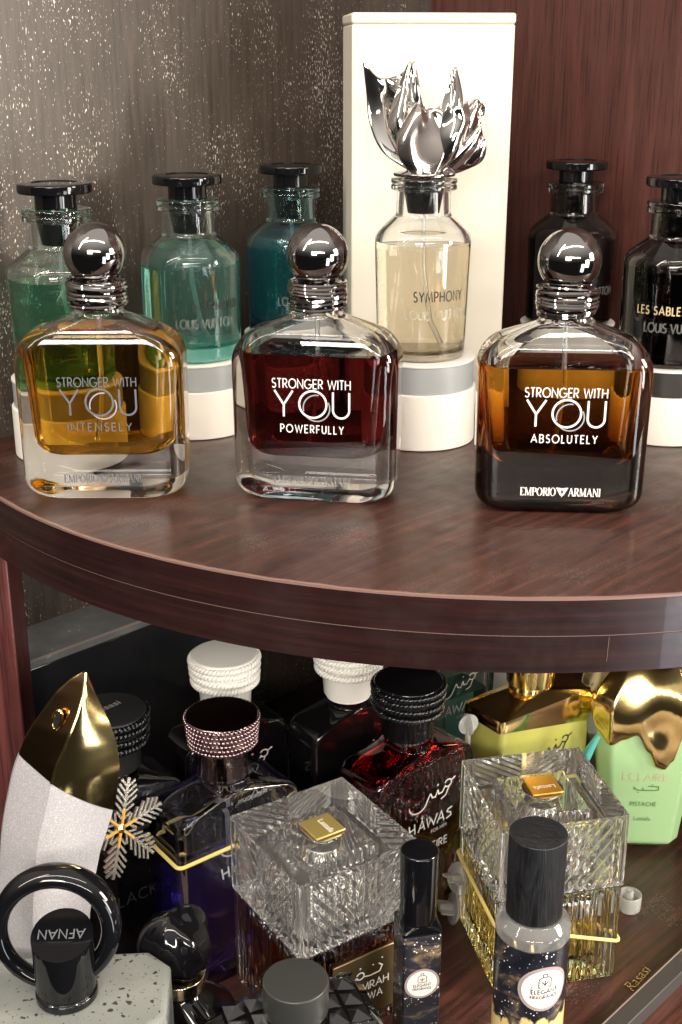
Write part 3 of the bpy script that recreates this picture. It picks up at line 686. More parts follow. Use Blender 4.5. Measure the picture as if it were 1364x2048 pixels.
# ------------------------------------------------------------------ lower shelf: rope-capped bottles
def rope_ring(rad, z, r, turns=26, mb=None, tilt=0, ph=0):
    mb = mb or MB(); NP = 312                       # two strands laid round each other
    for k in range(2):
        tube([((rad + .55 * r * cos(turns * a + pi * k)) * cos(a), (rad + .55 * r * cos(turns * a + pi * k)) * sin(a), z + .6 * r * sin(turns * a + pi * k) + tilt * cos(a + ph))
              for a in [2 * pi * i / NP for i in range(NP)]], .56 * r, 6, True, mb)
    return mb
CAP_CACHE = {}
def rope_cap(t, z, mat, ropes, rmat=None, style='rope'):
    c = lathe([(.5, z), (13.6, z, .8), (14.6, z + 15), (17.4, z + 19, 1), (18.2, z + 31, 1.2), (.5, z + 31.4)], 64).build('cap', mat, t)
    if style == 'rope':
        for i in range(ropes):
            zz = z + 28.3 - i * 4.1; key = (i,)
            if key not in CAP_CACHE: CAP_CACHE[key] = rope_ring(18.2 - i * .30, 0, 1.75, 26, tilt=.4, ph=i * 1.7).mesh('rope_ring', 60)
            me = CAP_CACHE[key]
            if rmat or mat: 
                me = me.copy(); me.materials.append(M[rmat or mat])
            o = bpy.data.objects.new('rope_ring', me); C.objects.link(o); o.parent = c; o.location = (0, 0, zz * MM)
    else:
        for i in range(6):                                   # rows of little beads
            zz = z + 29.4 - i * 2.5; n = 54; mb = MB(); rad = 18.2 - i * .25
            for k in range(n):
                a = 2 * pi * (k + .5 * (i % 2)) / n; q = 1.15
                ring = [[(rad * cos(a) + q * cos(l) * cos(b), rad * sin(a) + q * cos(l) * sin(b), zz + q * sin(l)) for b in [pi / 3 * m for m in range(6)]] for l in (-1.1, -.4, .4, 1.1)]
                mb.grid(ring, True, True, True)
            mb.build('bead_row', rmat or mat, c, ang=80)
    return c
ARAB = [  # the sweeping calligraphic word: long bowl, tooth, joined loop and dot
    [(-15, 5.5)] + arc(-9.5, 6.2, 5.6, 4.4, 180, 330, 14) + [(-3, 7.2), (-1.6, 9.2)], [(-1.6, 9.2), (-.4, 6.6), (1.6, 6.2), (3.2, 9.4)],
    [(3.2, 9.4), (3.8, 7.0), (6, 7.0), (8, 9.6)], arc(9.8, 10.6, 2.2, 1.9, 200, 520, 18), [(11.9, 11.4), (14.5, 12.6)],
    arc(9.8, 10.6, 2.2, 1.9, -20, -70, 5) + [(8.4, 4.6), (5.4, 3.6)], [(2.6, 12.0), (3.5, 12.4)]]
HAWAS = [[[(-14, 0), (-14.6, 5)], [(-11.2, 0), (-11.6, 5)], [(-14.3, 2.2), (-11.4, 2.8)]], [[(-9.4, 0), (-7.2, 5), (-5.6, 0)], [(-8.6, 1.6), (-6.2, 1.8)]],
         [[(-4.6, 5), (-3.6, .5), (-2.2, 4), (-.4, .5), (1.6, 5)]], [[(1.6, 0), (4, 5), (5.8, 0)], [(2.6, 1.7), (5.2, 1.7)]],
         [[(10.4, 4.8), (8, 4.4), (7.4, 3.4), (9.6, 2.2), (9.8, .9), (7, .1)]]]
def hawas_print(t, y, mat, z=0, extra=None):
    s = lambda S, k: [[(u * k, v * k) for u, v in p] for p in S]
    print_on('lettering', s(ARAB, 1.12), .85, mat, t, flat(4, 57 + z, y))
    print_on('lettering', [p for L in HAWAS for p in s(L, 1.25)], .95, mat, t, flat(5.5, 47 + z, y - .02))
    type_on('lettering', 'FOR HIM', 3.0, mat, t, flat(9, 42.5 + z, y))
    if extra: print_on('lettering', strokes(extra, 4.4, .3), .8, mat, t, flat(10, 32 + z, y))
def hawas(loc, rz, label, kind, cap, cap_style='rope', ropes=4, ptxt='print_white', extra=None, rmat=None, top_text=None, hx=36, hy=16):
    t = thing('perfume_bottle', label, 'perfume bottle', loc, rz, 'rope capped bottles on the lower shelf')
    H = 106
    out = fillet([(1, 0), (hx - 2, 0, 4), (hx, H - 8, 10), (hx - 20, H, 2), (11, H + .4, 1.5), (10.5, H + 4)], 8)
    def hyf(w, z): return (hy if w > hx - 3 or z < 40 and w > hx - 6 else (hy - (hx - 3 - w) * .10 if z > 50 else max(.5, hy * w / hx + 1)))
    def ro(w, z):
        if w < hx - 18 and z > 50: return min(w, hyf(w, z)) 
        return 3.2
    if kind in ('purple', 'red', 'green'):
        g = {'purple': 'purple_glass', 'red': 'red_glass', 'green': 'green_glass'}[kind]; l = {'purple': 'purple_liq', 'red': 'wine_liq', 'green': 'aqua_liq'}[kind]
        lev = {'purple': 63, 'red': 88, 'green': 70}[kind]
        inn = fillet([(8, H + 4), (8.4, H - 3, 2), (hx - 5, H - 9, 8), (hx - 6, 9, 5), (1, 8)], 8)
        def hyi(w, z): return max(.5, min(hy - 4.5, 8 + (w - 8) * .3)) if z > 50 else max(.5, min(hy - 4.5, w * .6))
        rings = [rr(w, hyf(w, z), ro(w, z), z, 6) for w, z in out] + [rr(w, hyi(w, z), 3, z, 6) for w, z in inn]
        MB().grid(rings, True, True, True).build('glass_body', g, t, ang=28)
        up = [p for p in reversed(inn) if p[1] < lev]; up.append((up[-1][0], lev)); G = .3
        MB().grid([rr(w + G, hyi(w, z) + G, 3, z - (G if z < 20 else 0), 6) for w, z in up] + [rr(up[-1][0] - 1, hyi(*up[-1]) - 1, 2, lev - .3, 6)], True, True, True).build('perfume', l, t, ang=50)
        tube([(0, 0, H), (0, 0, 60), (3, 0, 30), (10, 0, 12)], 1.2, 8).build('dip_tube', 'tube', t)
    else:
        MB().grid([rr(w, hyf(w, z), ro(w, z), z, 6) for w, z in out], True, True, True).build('glass_body', kind, t, ang=28)
    lathe([(.5, H + 4.2), (12.4, H + 4.2), (12.4, H + 7), (.5, H + 7)], 40).build('collar', 'gunmetal' if cap != 'white_cap' else 'white_cap', t)
    c = rope_cap(t, H + 6, cap, ropes, rmat, cap_style)
    if ptxt: hawas_print(t, -hy - .15, ptxt, 14, extra)
    if top_text: type_on('lettering', top_text, 6.2, 'print_silver', c, on_top(0, 0, H + 37.6, 8), 1.1)
    return t
hb = hawas((-114, 545, Z1), 38, 'black bottle with black rope cap behind the gold tipped white bottle', 'black_glass', 'black_satin', ropes=4, ptxt=None, rmat='black_gloss', top_text='rasasi', hx=33)
print_on('lettering', strokes('BLACK', 6, .3), .8, 'print_dim', hb, flat(-2, 40, -16.2))
hawas((-58.5, 541, Z1), 37, 'clear bottle half full of violet perfume with beaded pewter cap', 'purple', 'pewter', 'beads', ptxt='print_silver')
hawas((-63, 607, Z1), 36, 'black bottle with white rope cap, the left of two white caps', 'black_glass', 'white_cap', ropes=4, ptxt='print_white', hx=33, hy=14)
hawas((4, 622, Z1), 36, 'dark wine bottle with white rope cap behind the red bottle', 'black_glass', 'white_cap', ropes=4, ptxt='print_white', hx=33, hy=14)
hawas((35, 577, Z1), 40, 'red glass bottle with black rope cap and white calligraphy lettered FIRE', 'red', 'black_gloss', ropes=4, ptxt='print_white', extra='FIRE')
hawas((60, 700, Z1), 36, 'pale green glass bottle half hidden at the back beside gold bottle', 'green', 'gold', ropes=2, ptxt='print_white')

# gold shouldered yellow green bottle
t = thing('perfume_bottle', 'yellow green bottle with gold shoulders and gold cap at the back', 'perfume bottle', (108, 638, Z1), 36, 'rope capped bottles on the lower shelf')
MB().grid([rr(32, 13, 3, 0), rr(33.5, 15.4, 3, 2), rr(35.4, 15.6, 3, 50), rr(35.6, 15.8, 3, 96)], True, True, True).build('lacquered_body', 'olive', t)
mb = MB(); ring0 = []
for i, (x, y, z) in enumerate(rr(36.2, 16.4, 3.2, 0, 8)): ring0.append((x, y, 84 + 4.5 * sin(x * .17 + 1) + (6 if x < -24 else 0) - (0 if x < 20 else 3)))
mb.grid([ring0, rr(36.4, 16.6, 3.2, 97), rr(35.6, 15.8, 3, 101), rr(12, 10, 8, 107), rr(11, 10, 9, 110)], True, True, True).build('gold_shoulder', 'gold', t, ang=25)
lathe([(.5, 110.2), (13.5, 110.2, .6), (16.5, 142, 1), (.5, 142)], 64).build('cap', 'gold', t)
hawas_print(t, -15.9 - .15, 'print_black', 6)

wbx = thing('carton', 'plain white carton at the back of the lower shelf behind gold bottle', 'box', (100, 778, Z1), 4)
MB().box(-52, 52, -16, 16, 0, 186).build('carton_body', 'ped_white', wbx, bevel=.8)
MB().box(-52.3, 52.3, -16.3, 16.3, 186.1, 190).build('carton_lid', 'ped_white', wbx, bevel=.8)
# ------------------------------------------------------------------ crystal cube bottles
def tri(x): return abs((x % 2) - 1) * 2 - 1
def crystal(loc, rz, label, liquid, level, plate, cap_h=41, body_h=56, h=32, plaque=False, rx=0, ry=0, gold_first=True):
    t = thing('perfume_bottle', label, 'perfume bottle', loc, rz, 'square crystal bottles with cube caps', rx, ry)
    # fluted body
    n = 88
    def ring(hh, z, amp, freq=.62):
        P = []
        for s in range(4):
            for i in range(n):
                u = -1 + 2 * i / n; x = u * hh; e = min(1, (1 - abs(u)) * 9)
                w = amp * e * (1 if plaque and s == 0 and abs(x) < 22 and 8 < z < 44 else 1) * (cos(x * pi * freq) - 1)
                if plaque and s == 0 and -17 < x < 23 and 7 < z < 46: w = -.4
                y = -(hh + w)
                c_, s_ = [(1, 0), (0, 1), (-1, 0), (0, -1)][s]
                P.append((x * c_ - y * s_, x * s_ + y * c_, z))
        return P
    zs = [0, .8, 2, 6, 6.9, 7.1, 16, 30, 44, 45.9, 46.1, 50, body_h - 2, body_h - .6, body_h]
    rings = [ring(h - (1.2 if z < .5 or z > body_h - .3 else .4 if z < 1 or z > body_h - 1 else 0), z, .9 if 1 < z < body_h - 1 else 0) for z in zs]
    inner = [rr(9, 9, 9, body_h), rr(9.5, 9.5, 9, body_h - 6), rr(h - 7, h - 7, 5, body_h - 10), rr(h - 6, h - 6, 5, body_h - 16), rr(h - 6, h - 6, 5, 14), rr(h - 9, h - 9, 5, 10), rr(2, 2, 2, 9)]
    MB().grid(rings, True, True, False).build('glass_body', 'crystal', t, ang=28) if False else None
    mb = MB(); mb.grid(rings, True, True, False)
    # flat shoulder ring + cavity as its own closed sheet inside
    k0 = len(mb.v) - 4 * n; mb.f.append(tuple(range(k0, k0 + 4 * n)))
    cav = [r for r in inner[2:]]
    mb.grid([rr(4, 4, 2, body_h - 9)] + cav, True, True, True)
    mb.build('glass_body', 'crystal', t, ang=25)
    G = .3
    MB().grid([rr(2, 2, 2, 9 - G), rr(h - 9 + G, h - 9 + G, 5, 10 - G), rr(h - 6 + G, h - 6 + G, 5, 14 - G), rr(h - 6 + G, h - 6 + G, 5, level), rr(h - 7.5, h - 7.5, 4, level - .35)], True, True, True).build('perfume', liquid, t, ang=50)
    # cube cap: solid crystal with cut flutes on the four sides
    z0 = body_h + .8; z1 = z0 + cap_h; nz = 84; nc = 168; rings = []
    for j in range(nz + 1):
        v = j / nz; z = z0 + cap_h * v; P = []
        for s in range(4):
            for i in range(nc):
                u = -1 + 2 * i / nc; x = u * (h + .6); e = min(1, (1 - abs(u)) * 16) * min(1, min(v, 1 - v) * 16)
                zz = (v - .5) * cap_h
                if abs(u) > .78: w = tri(abs(x) * .62 + .3)
                else: w = tri((abs(x) * .80 - zz * .62) * .42 + (.4 if s % 2 else 0))
                y = -(h + .6 + e * (w - 1) * .62)
                c_, s_ = [(1, 0), (0, 1), (-1, 0), (0, -1)][s]
                P.append((x * c_ - y * s_, x * s_ + y * c_, z))
        rings.append(P)
    n = nc
    c = MB().grid(rings, True, True, False)
    k0 = len(c.v) - 4 * n; top = c.v[k0:k0 + 4 * n]
    c.f.append(tuple(range(k0, k0 + 4 * n)))
    # the square well under the top plate, its walls fluted as well
    def well(hh, z, amp):
        P = []
        for s in range(4):
            for i in range(44):
                u = -1 + 2 * i / 44; x = u * hh; e = min(1, (1 - abs(u)) * 8); y = -(hh - e * amp * (tri(x * .55) + 1) * .5)
                c_, s_ = [(1, 0), (0, 1), (-1, 0), (0, -1)][s]; P.append((x * c_ - y * s_, x * s_ + y * c_, z))
        return P
    c.grid([well(19.5, z0 + 1.5, 1.1), well(19.5, z1 - 12, 1.1), well(18.2, z1 - 9.5, .4)], True, True, True, flip=True)
    cap = c.build('cube_cap', 'cut_crystal', t, ang=22)
    lathe([(.5, z0 + 2.4), (12.6, z0 + 2.4, .4)] + sum([[(12.6, z0 + 4 + i * 2.4, .5), (11.6, z0 + 5.2 + i * 2.4, .5)] for i in range(8)], []) + [(9, z1 - 13, 1), (.5, z1 - 12.6)], 48).build('sprayer', 'chrome', t)
    lathe([(.5, z1 - 9)] + sum([[(8 + i * .7, z1 - 8.6 + i * 1.6, .3), (7.4 + i * .7, z1 - 7.8 + i * 1.6, .3)] for i in range(4)], []) + [(10.5, z1 - 1.2), (.5, z1 - 1.0)], 40).build('ringed_mount', 'chrome', cap)
    pl = MB().box(-8.2, 8.2, -8.2, 8.2, z1 + .1, z1 + 1.3).build('name_plate', plate, cap, bevel=.4)
    type_on('lettering', 'Lattafa', 4.4, 'print_white', pl, on_top(0, -1.2, z1 + 1.45, -90 if plaque else 180))
    if plaque:
        q = MB().box(-15, 21, -h - .9, -h + .3, 8.5, 44.5).build('plaque', 'plaque', t, bevel=.4)
        y = -h - 1.05
        s = [[(u * 1.05, v * .95) for u, v in p] for p in [[(-11, 2), (-11, 5.5), (-10, 1.6), (-6, 1.2), (-4.5, 3)], arc(-2.6, 3.2, 2.0, 2.0, 180, 520, 16), [(-.7, 2), (3, 1.2), (8, 1.4), (9.5, 4.5), (7.5, 6.4)], [(4, 6.8), (4.7, 7.2)], [(-3, 7.6), (-2.2, 8.0)], [(9, 9), (9.7, 9.4)]]]
        print_on('lettering', s, .75, 'print_white', q, flat(3, 30.5, y))
        print_on('lettering', strokes('KHAMRAH', 4.2, .22, 27), .62, 'print_white', q, flat(3, 24, y))
        print_on('lettering', strokes('QAHWA', 4.2, .22, 20), .62, 'print_white', q, flat(3, 17.5, y))
        type_on('lettering', 'Lattafa', 4.2, 'print_white', q, flat(3, 11.5, y))
    return t
crystal((-9, 511, Z1), 33, 'crystal cube bottle of dark coffee perfume with a gold plate on its cap', 'coffee_liq', 46, 'gold_plate', plaque=True)
crystal((102, 547, Z1), 12, 'crystal cube bottle of golden perfume behind the wooden capped bottle', 'gold_liq', 36, 'amber_plate')
def band(name, label, pts, r=1.0, group='yellow rubber bands'):
    b = tube(pts, r, 8, True).build(name, 'rubber'); return tag(b, label, 'rubber band', group)
def rect_path(cx, cy_, rz, hx, hy, zf, rad=3, k=5):
    P = []; c_, s_ = cos(radians(rz)), sin(radians(rz))
    base = rr(hx, hy, rad, 0, k)
    out = []
    for i in range(len(base)):
        a, b = base[i], base[(i + 1) % len(base)]; d = math.dist(a, b); m = max(1, int(d / 3))
        for q in range(m): out.append((a[0] + (b[0] - a[0]) * q / m, a[1] + (b[1] - a[1]) * q / m))
    return [(cx + x * c_ - y * s_, cy_ + x * s_ + y * c_, zf(x, y)) for x, y in out]
band('rubber_band', 'yellow rubber band stretched around the violet bottle', rect_path(-58.5, 541, 37, 37.1, 17.1, lambda x, y: Z1 + 79 + x * .02 - (y < 0) * 0), 1.0)
band('rubber_band', 'yellow rubber band around the golden crystal bottle', rect_path(102, 547, 12, 33.4, 33.4, lambda x, y: Z1 + 33 - x * .28), .9)

# ------------------------------------------------------------------ pistachio bottle with dripping gold cap
t = thing('perfume_bottle', 'pistachio green bottle with dripping gold cap at the right edge', 'perfume bottle', (179, 656, Z1), -2)
def octo(hx, hy, c_, z): return [(hx, -hy + c_, z), (hx, hy - c_, z), (hx - c_, hy, z), (-hx + c_, hy, z), (-hx, hy - c_, z), (-hx, -hy + c_, z), (-hx + c_, -hy, z), (hx - c_, -hy, z)]
MB().grid([octo(18, 19, 6, 0), octo(23, 25.5, 6, 6), octo(29, 26, 7.5, 60), octo(30, 25.4, 8, 88), octo(20, 19, 7, 96)], True, True, True).build('lacquered_body', 'pistachio', t, bevel=1.6)
DRIP = [(-40, 96), (-33, 90), (-28, 78), (-22, 72), (-15, 76), (-8, 79), (-1, 68), (4, 58), (8, 56.5), (12, 62), (17, 80), (22, 82), (27, 70), (31, 74), (40, 88)]
def drip_h(x):
    for (a, p), (b, q) in zip(DRIP, DRIP[1:]):
        if a <= x <= b: k = (x - a) / (b - a); k = k * k * (3 - 2 * k); return p + (q - p) * k
    return 90
mb = MB(); N = 220; rings = []
for j in range(16):
    v = j / 15; ring = []
    for i in range(N):
        a = 2 * pi * i / N; ca, sa = cos(a), sin(a); q = 1 / max(abs(ca) / 31.2, abs(sa) / 26.6, (abs(ca) + abs(sa)) / (31.2 + 26.6 - 9.0))
        zl = drip_h(q * ca) if sa < 0 else drip_h(-q * ca) + 8
        z = zl + (121 - zl) * v ** 1.3
        k = 1 - .52 * max(0, (z - 92) / 29) ** 1.6
        bul = 2.6 * sin(pi * min(.5, v * 4 + (.08 if j else .0))) * (1 if j else .1)
        bul += (1.0 * sin(4 * a + z * .12) + .5 * sin(6 * a - z * .15 + 1)) * min(1, v * 3) * min(1, (1 - v) * 4)
        ring.append(((q * k + bul) * ca, (q * k + bul) * sa, z))
    rings.append(ring)
mb.grid(rings, True, True, True).build('gold_drip', 'gold', t, ang=70)
ring2 = []
for j in range(14):
    v = j / 13; z = 119 + 42 * v
    ring2.append([((13.5 + 3.5 * sin(v * 3) + .8 * sin(i * pi / 4 + v * 6)) * cos(2 * pi * i / 64), (13.5 + 3.5 * sin(v * 3) + .8 * sin(i * pi / 4 + v * 6)) * sin(2 * pi * i / 64), z) for i in range(64)])
MB().grid(ring2, True, True, True).build('cap', 'gold', t, ang=60)
for k, (ax, sx_) in enumerate(((-1, 1), (1, 1))):
    o = petal(t, 180 if ax < 0 else 0, 70, 26, 18, -30, 20 + k, .6, 'pale_gold', (0, -4, 104), 2, .6); o.name = 'gold_leaf'
y = -26.2
print_on('lettering', strokes('ECLAIRE', 5.0, .3, 26), .55, 'print_faded', t, flat(-1, 49, y))
print_on('lettering', [[(-6, 1), (-6, 2.6), (-4, .6), (-1, .6), (-1, 2.4)], [(-1, .6), (6, .6), (8, 1), (8, 3.2), (2, 3.4)], [(4, 4.4), (4.8, 4.4)], [(-4, -.8), (-3.2, -.8)]], .7, 'print_olive', t, flat(-1, 42, y))
print_on('lettering', strokes('PISTACHE', 2.6, .3, 15), .42, 'print_olive', t, flat(-1, 32, y))
type_on('lettering', 'Lattafa', 3.8, 'print_olive', t, flat(-1, 22, y))

# ------------------------------------------------------------------ small bottles in front
def sticker(t, fn, r_, mark=1.0):
    def disc(rx, ry, k): 
        P = [(rx * cos(a), ry * sin(a)) for a in [2 * pi * i / 40 for i in range(40)]]
        vs_ = [fn(0, 0, k)] + [fn(u * .5, v * .5, k) for u, v in P] + [fn(u, v, k) for u, v in P]
        fs = [(0, 1 + i, 1 + (i + 1) % 40) for i in range(40)] + [(1 + i, 41 + i, 41 + (i + 1) % 40, 1 + (i + 1) % 40) for i in range(40)]
        return MB().add(vs_, fs)
    s = disc(r_ * 1.1, r_ * 1.08, .1).build('sticker', 'label_rim', t)
    disc(r_ * .95, r_ * .93, .18).build('sticker_face', 'label_cream', s)
    q = r_ / 10; f2 = lambda u, v, k: fn(u, v, .3 + k)
    print_on('emblem', [[(u * q, v * q) for u, v in p] for p in [[(-2.6, 1), (2.6, 1), (2.6, 5), (1.6, 6), (-1.6, 6), (-2.6, 5), (-2.6, 1)], [(-.9, 6), (-.9, 7.6), (.9, 7.6), (.9, 6)], [(0, 1.4), (0, 4.6)], [(0, 2.4), (1.5, 4)], [(0, 2.4), (-1.5, 4)]]], .38 * q, 'print_black', s, f2)
    print_on('lettering', strokes('ELEGANT', 1.9 * q, .3, 11 * q), .34 * q, 'print_black', s, lambda u, v, k: f2(u, v - 1.9 * q, k))
    print_on('lettering', strokes('FRAGRANCE', 1.6 * q, .3, 11.5 * q), .28 * q, 'print_black', s, lambda u, v, k: f2(u, v - 4.4 * q, k))
t = thing('roller_bottle', 'cylindrical starry bottle with black wooden cap before the golden crystal', 'perfume bottle', (83, 447, Z1), 0)
lathe([(.5, 0), (15.9, 0, 1), (15.9, 90, .3), (.5, 90)], 80).build('wrapped_body', 'starry_sea', t)
lathe([(.5, 90.2), (16.2, 90.2, .5), (16.2, 95, 2.5), (12.6, 99.5, 1), (.5, 99.8)], 80).build('clear_shoulder', 'clear_plastic', t)
lathe([(.5, 100), (12.1, 100, .3), (12.3, 139, .5), (.5, 139)], 80).build('cap', 'wood_cap', t)
sticker(t, on_cyl(14, 71, 16.0), 10.6)
t = thing('atomizer_bottle', 'slim square starry atomizer with tall glossy black cap', 'perfume bottle', (35.5, 478, Z1), 12)
MB().grid([rr(9, 9, 1.2, 0), rr(9.2, 9.2, 1.4, 1), rr(9.2, 9.2, 1.4, 67), rr(8.6, 8.6, 1.4, 68)], True, True, True).build('wrapped_body', 'starry', t)
MB().grid([rr(9.3, 9.3, 1.6, 68.3), rr(9.3, 9.3, 1.6, 70), rr(8.6, 8.6, 8, 72.5)], True, True, True).build('collar', 'black_gloss', t)
lathe([(.5, 72.7), (8.6, 72.7, .3), (8.8, 109, 1.2), (.5, 109.4)], 64).build('cap', 'black_gloss', t)
sticker(t, flat(0, 42, -9.35), 7.6)

# grey capped bottle with a quilted black body
t = thing('perfume_bottle', 'quilted black bottle with round matt grey cap at the bottom edge', 'perfume bottle', (-19, 424, Z1), 20)
body = MB().grid([rr(32, 18, 6, 0), rr(36, 20, 6, 4), rr(36, 20, 6, 57), rr(30, 15, 7, 65), rr(16, 14.4, 10, 66.5)], True, True, True).build('glass_body', 'black_glass', t)
st = MB()
def pyramid(p0, p1, p2, p3, nrm, hgt):
    c_ = [sum(q[i] for q in (p0, p1, p2, p3)) / 4 + nrm[i] * hgt for i in range(3)]
    return [tuple(p) for p in (p0, p1, p2, p3)] + [tuple(c_)], [(0, 1, 4), (1, 2, 4), (2, 3, 4), (3, 0, 4)]
for i in range(8):
    for j in range(7):
        x0 = -35 + i * 8.8; z0 = 6 + j * 7.2
        for sy in (-1, 1):
            y = sy * 20.05
            if sy < 0: q = ((x0, y, z0), (x0 + 8.7, y, z0), (x0 + 8.7, y, z0 + 6.6), (x0, y, z0 + 6.6))
            else: q = ((x0 + 8.7, y, z0), (x0, y, z0), (x0, y, z0 + 6.6), (x0 + 8.7, y, z0 + 6.6))
            v_, f_ = pyramid(*q, (0, sy, 0), 2.6); st.add(v_, f_)
for i in range(7):                                           # studs on the sloping shoulders
    for sy in (-1, 1):
        x0 = -31.5 + i * 9; a0, b0 = 20.1, 57.4; a1, b1 = 15.2, 65
        q = [(x0, sy * a0, b0), (x0 + 8.8, sy * a0, b0), (x0 + 8.8, sy * a1, b1), (x0, sy * a1, b1)]
        if sy > 0: q = q[::-1]
        v_, f_ = pyramid(*q, (0, sy * .8, .6), 2.8); st.add(v_, f_)
for i in range(6):                                           # and on the flat top round the collar
    for j in range(3):
        x0 = -28.5 + i * 9.6; y0 = -14.2 + j * 9.6
        if math.hypot(x0 + 4.7, y0 + 4.7) < 13: continue
        zt = 65.3 if abs(x0 + 4.7) > 18 else 66.0
        v_, f_ = pyramid((x0, y0, zt), (x0 + 9.3, y0, zt), (x0 + 9.3, y0 + 9.3, zt), (x0, y0 + 9.3, zt), (0, 0, 1), 2.8); st.add(v_, f_)
o = st.build('quilted_studs', 'facet_black', t, ang=5); o['kind'] = 'stuff'
lathe([(.5, 66.7), (13.0, 66.7), (13.0, 67.6, .3), (.5, 67.6)], 48).build('collar', 'black_satin', t)
lathe([(.5, 67.8), (13.8, 67.8, .3), (13.9, 82.4, .7), (.5, 82.6)], 80).build('cap', 'grey_cap', t)

# speckled stone bottle with a black ring cap
t = thing('perfume_bottle', 'speckled grey stone bottle with black ring handle cap at bottom left', 'perfume bottle', (-116, 428, Z1), 4)
MB().grid([octo(42, 25, 10, 0), octo(43, 26, 10, 3), octo(43, 26, 10, 69), octo(41.5, 24.5, 10, 71.5)], True, True, True).build('stone_body', 'terrazzo', t, bevel=2.2)
lathe([(.5, 71.6), (13, 71.6, .8), (13, 75, .8), (12.2, 75.6, .3), (12.2, 76.4, .3), (12.6, 77, .5), (12.8, 100), (.5, 100)], 72).xf(lambda x, y, z: (x, y, z + (max(0, z - 76) / 24) * (y * .28 + 2))).build('cap', 'black_gloss', t)
capo = bpy.data.objects[t.children[-1].name] if t.children else None
mb = MB(); R0, r0 = 23.2, 3.9; rings = []
for i in range(96):
    a = 2 * pi * i / 96; w = r0 * (1 + .18 * sin(a + .6)); ring = []
    for k in range(18):
        b = 2 * pi * k / 18; ring.append(((R0 + w * cos(b)) * cos(a), w * 1.35 * sin(b), (R0 + w * cos(b)) * sin(a)))
    rings.append(ring)
rings.append(rings[0]); mb.grid(rings, True)
mb.xf(lambda x, y, z: (x - 3.5, y * 1 + 6 + z * .18, 101 + z)).build('ring_handle', 'black_gloss', t, ang=60)
print_on('lettering', strokes('AFNAN', 4.4, .24, 19), .6, 'print_grey', t, lambda u, v, k: (-u, -v * .96 + 2, 102.2 + (-v * .96 + 2) * .28 + .35 + k))

# black bottle with a moulded bud cap
t = thing('perfume_bottle', 'black bottle with faceted bud shaped cap and gold ring', 'perfume bottle', (-75, 470, Z1 + 0), -20)
MB().grid([rr(20, 14, 8, 0), rr(25, 17, 9, 4), rr(27, 18, 9, 20), rr(22, 15.5, 9, 32), rr(12, 11, 10, 38), rr(10.5, 10.5, 10, 41)], True, True, True).build('glass_body', 'black_glass', t, ang=50)
lathe([(.5, 41.2), (12.4, 41.2, .4), (12.6, 48, .4), (.5, 48)], 48).build('gold_ring', 'pale_gold', t)
rings = []
for j in range(25):
    v = j / 24; th = -pi / 2 + pi * v * .96; ring = []
    for i in range(72):
        a = 2 * pi * i / 72; q = 16.6 * cos(th) ** .8 * (1 + .09 * cos(3 * a + 2.2 * v + .5) + .05 * cos(7 * a - 2 * v) * v) if cos(th) > 0 else .1
        fac = 1 - .12 * max(0, cos(2 * a + 3.4 * v - .4)) ** 8
        ring.append((q * fac * cos(a), q * fac * sin(a), 63.5 + 16.5 * sin(th) * (1 - .10 * cos(2 * a + 1) * v)))
    rings.append(ring)
MB().grid(rings, True, True, True).build('bud_cap', 'black_gloss', t, ang=60)

# ------------------------------------------------------------------ white and gold leaf-shaped bottle
t = thing('perfume_bottle', 'tall pearl white bottle with pointed gold mirrored top at left', 'perfume bottle', (-135, 480, Z1), 0)
def lerp_tab(tab, z):
    for (z0, *a), (z1, *b) in zip(tab, tab[1:]):
        if z0 <= z <= z1:
            k = (z - z0) / (z1 - z0); return [p + (q - p) * k for p, q in zip(a, b)]
    return tab[-1][1:]
# height, left, ridge, right (mm from the base centre), half thickness
LEAF = [(0, -22, -5, 13, 12), (40, -25, -6, 16, 15), (72, -24, -4, 18.8, 16), (90, -22, -2.3, 22, 16), (107, -19.6, 0, 26, 15.5), (118, -18, 1.5, 29.8, 15), (128, -15.8, 4, 33, 14.5), (135, -14, 6.2, 35, 14), (150, -10, 10, 37.3, 13), (157, -7, 12, 37.2, 12.2), (164, -4, 15.5, 36.5, 11), (172, 1, 18.8, 34.5, 9.5), (180, 6.5, 22, 31.5, 7), (187.5, 12, 24.3, 28.8, 4.5), (194, 19, 25.3, 26.8, 2), (197, 24, 25.5, 26, .5)]
def leaf_pt(k, z):
    L, F_, R, T = lerp_tab(LEAF, min(z, 196.99))
    if k < 24: q = k / 24; return (L + (F_ - L) * q, -T * (.10 + .90 * q ** .85) if k else 0)
    if k < 48: q = (k - 24) / 24; return (F_ + (R - F_) * q, -T * (1 - q ** 1.5))
    q = (k - 48) / 40; return (R + (L - R) * q, T * .8 * sin(pi * q))
def seam(x): return 157.7 - (x + 6.7) * .47 if x < 9.4 else 150.2 - (x - 9.4) * .95
NCOL = 88; zs_ = []
for k in range(NCOL):
    z = 150
    for _ in range(12): z = .5 * z + .5 * seam(leaf_pt(k, z)[0])
    zs_.append(z)
MB().grid([[(*leaf_pt(k, zs_[k] * v), zs_[k] * v) for k in range(NCOL)] for v in [i / 30 for i in range(31)]], True, True, True).build('pearl_body', 'pearl', t, ang=25)
tops = [[(*leaf_pt(k % NCOL, zs_[k % NCOL] + .3 + (196.6 - zs_[k % NCOL]) * v), zs_[k % NCOL] + .3 + (196.6 - zs_[k % NCOL]) * v) for k in range(NCOL + 1)] for v in [i / 30 for i in range(31)]]
MB().grid([r[0:25] for r in tops], False).build('bronze_face', 'brown_gold', t, ang=40)
MB().grid([r[24:] for r in tops], False).build('gold_face', 'gold', t, ang=40)
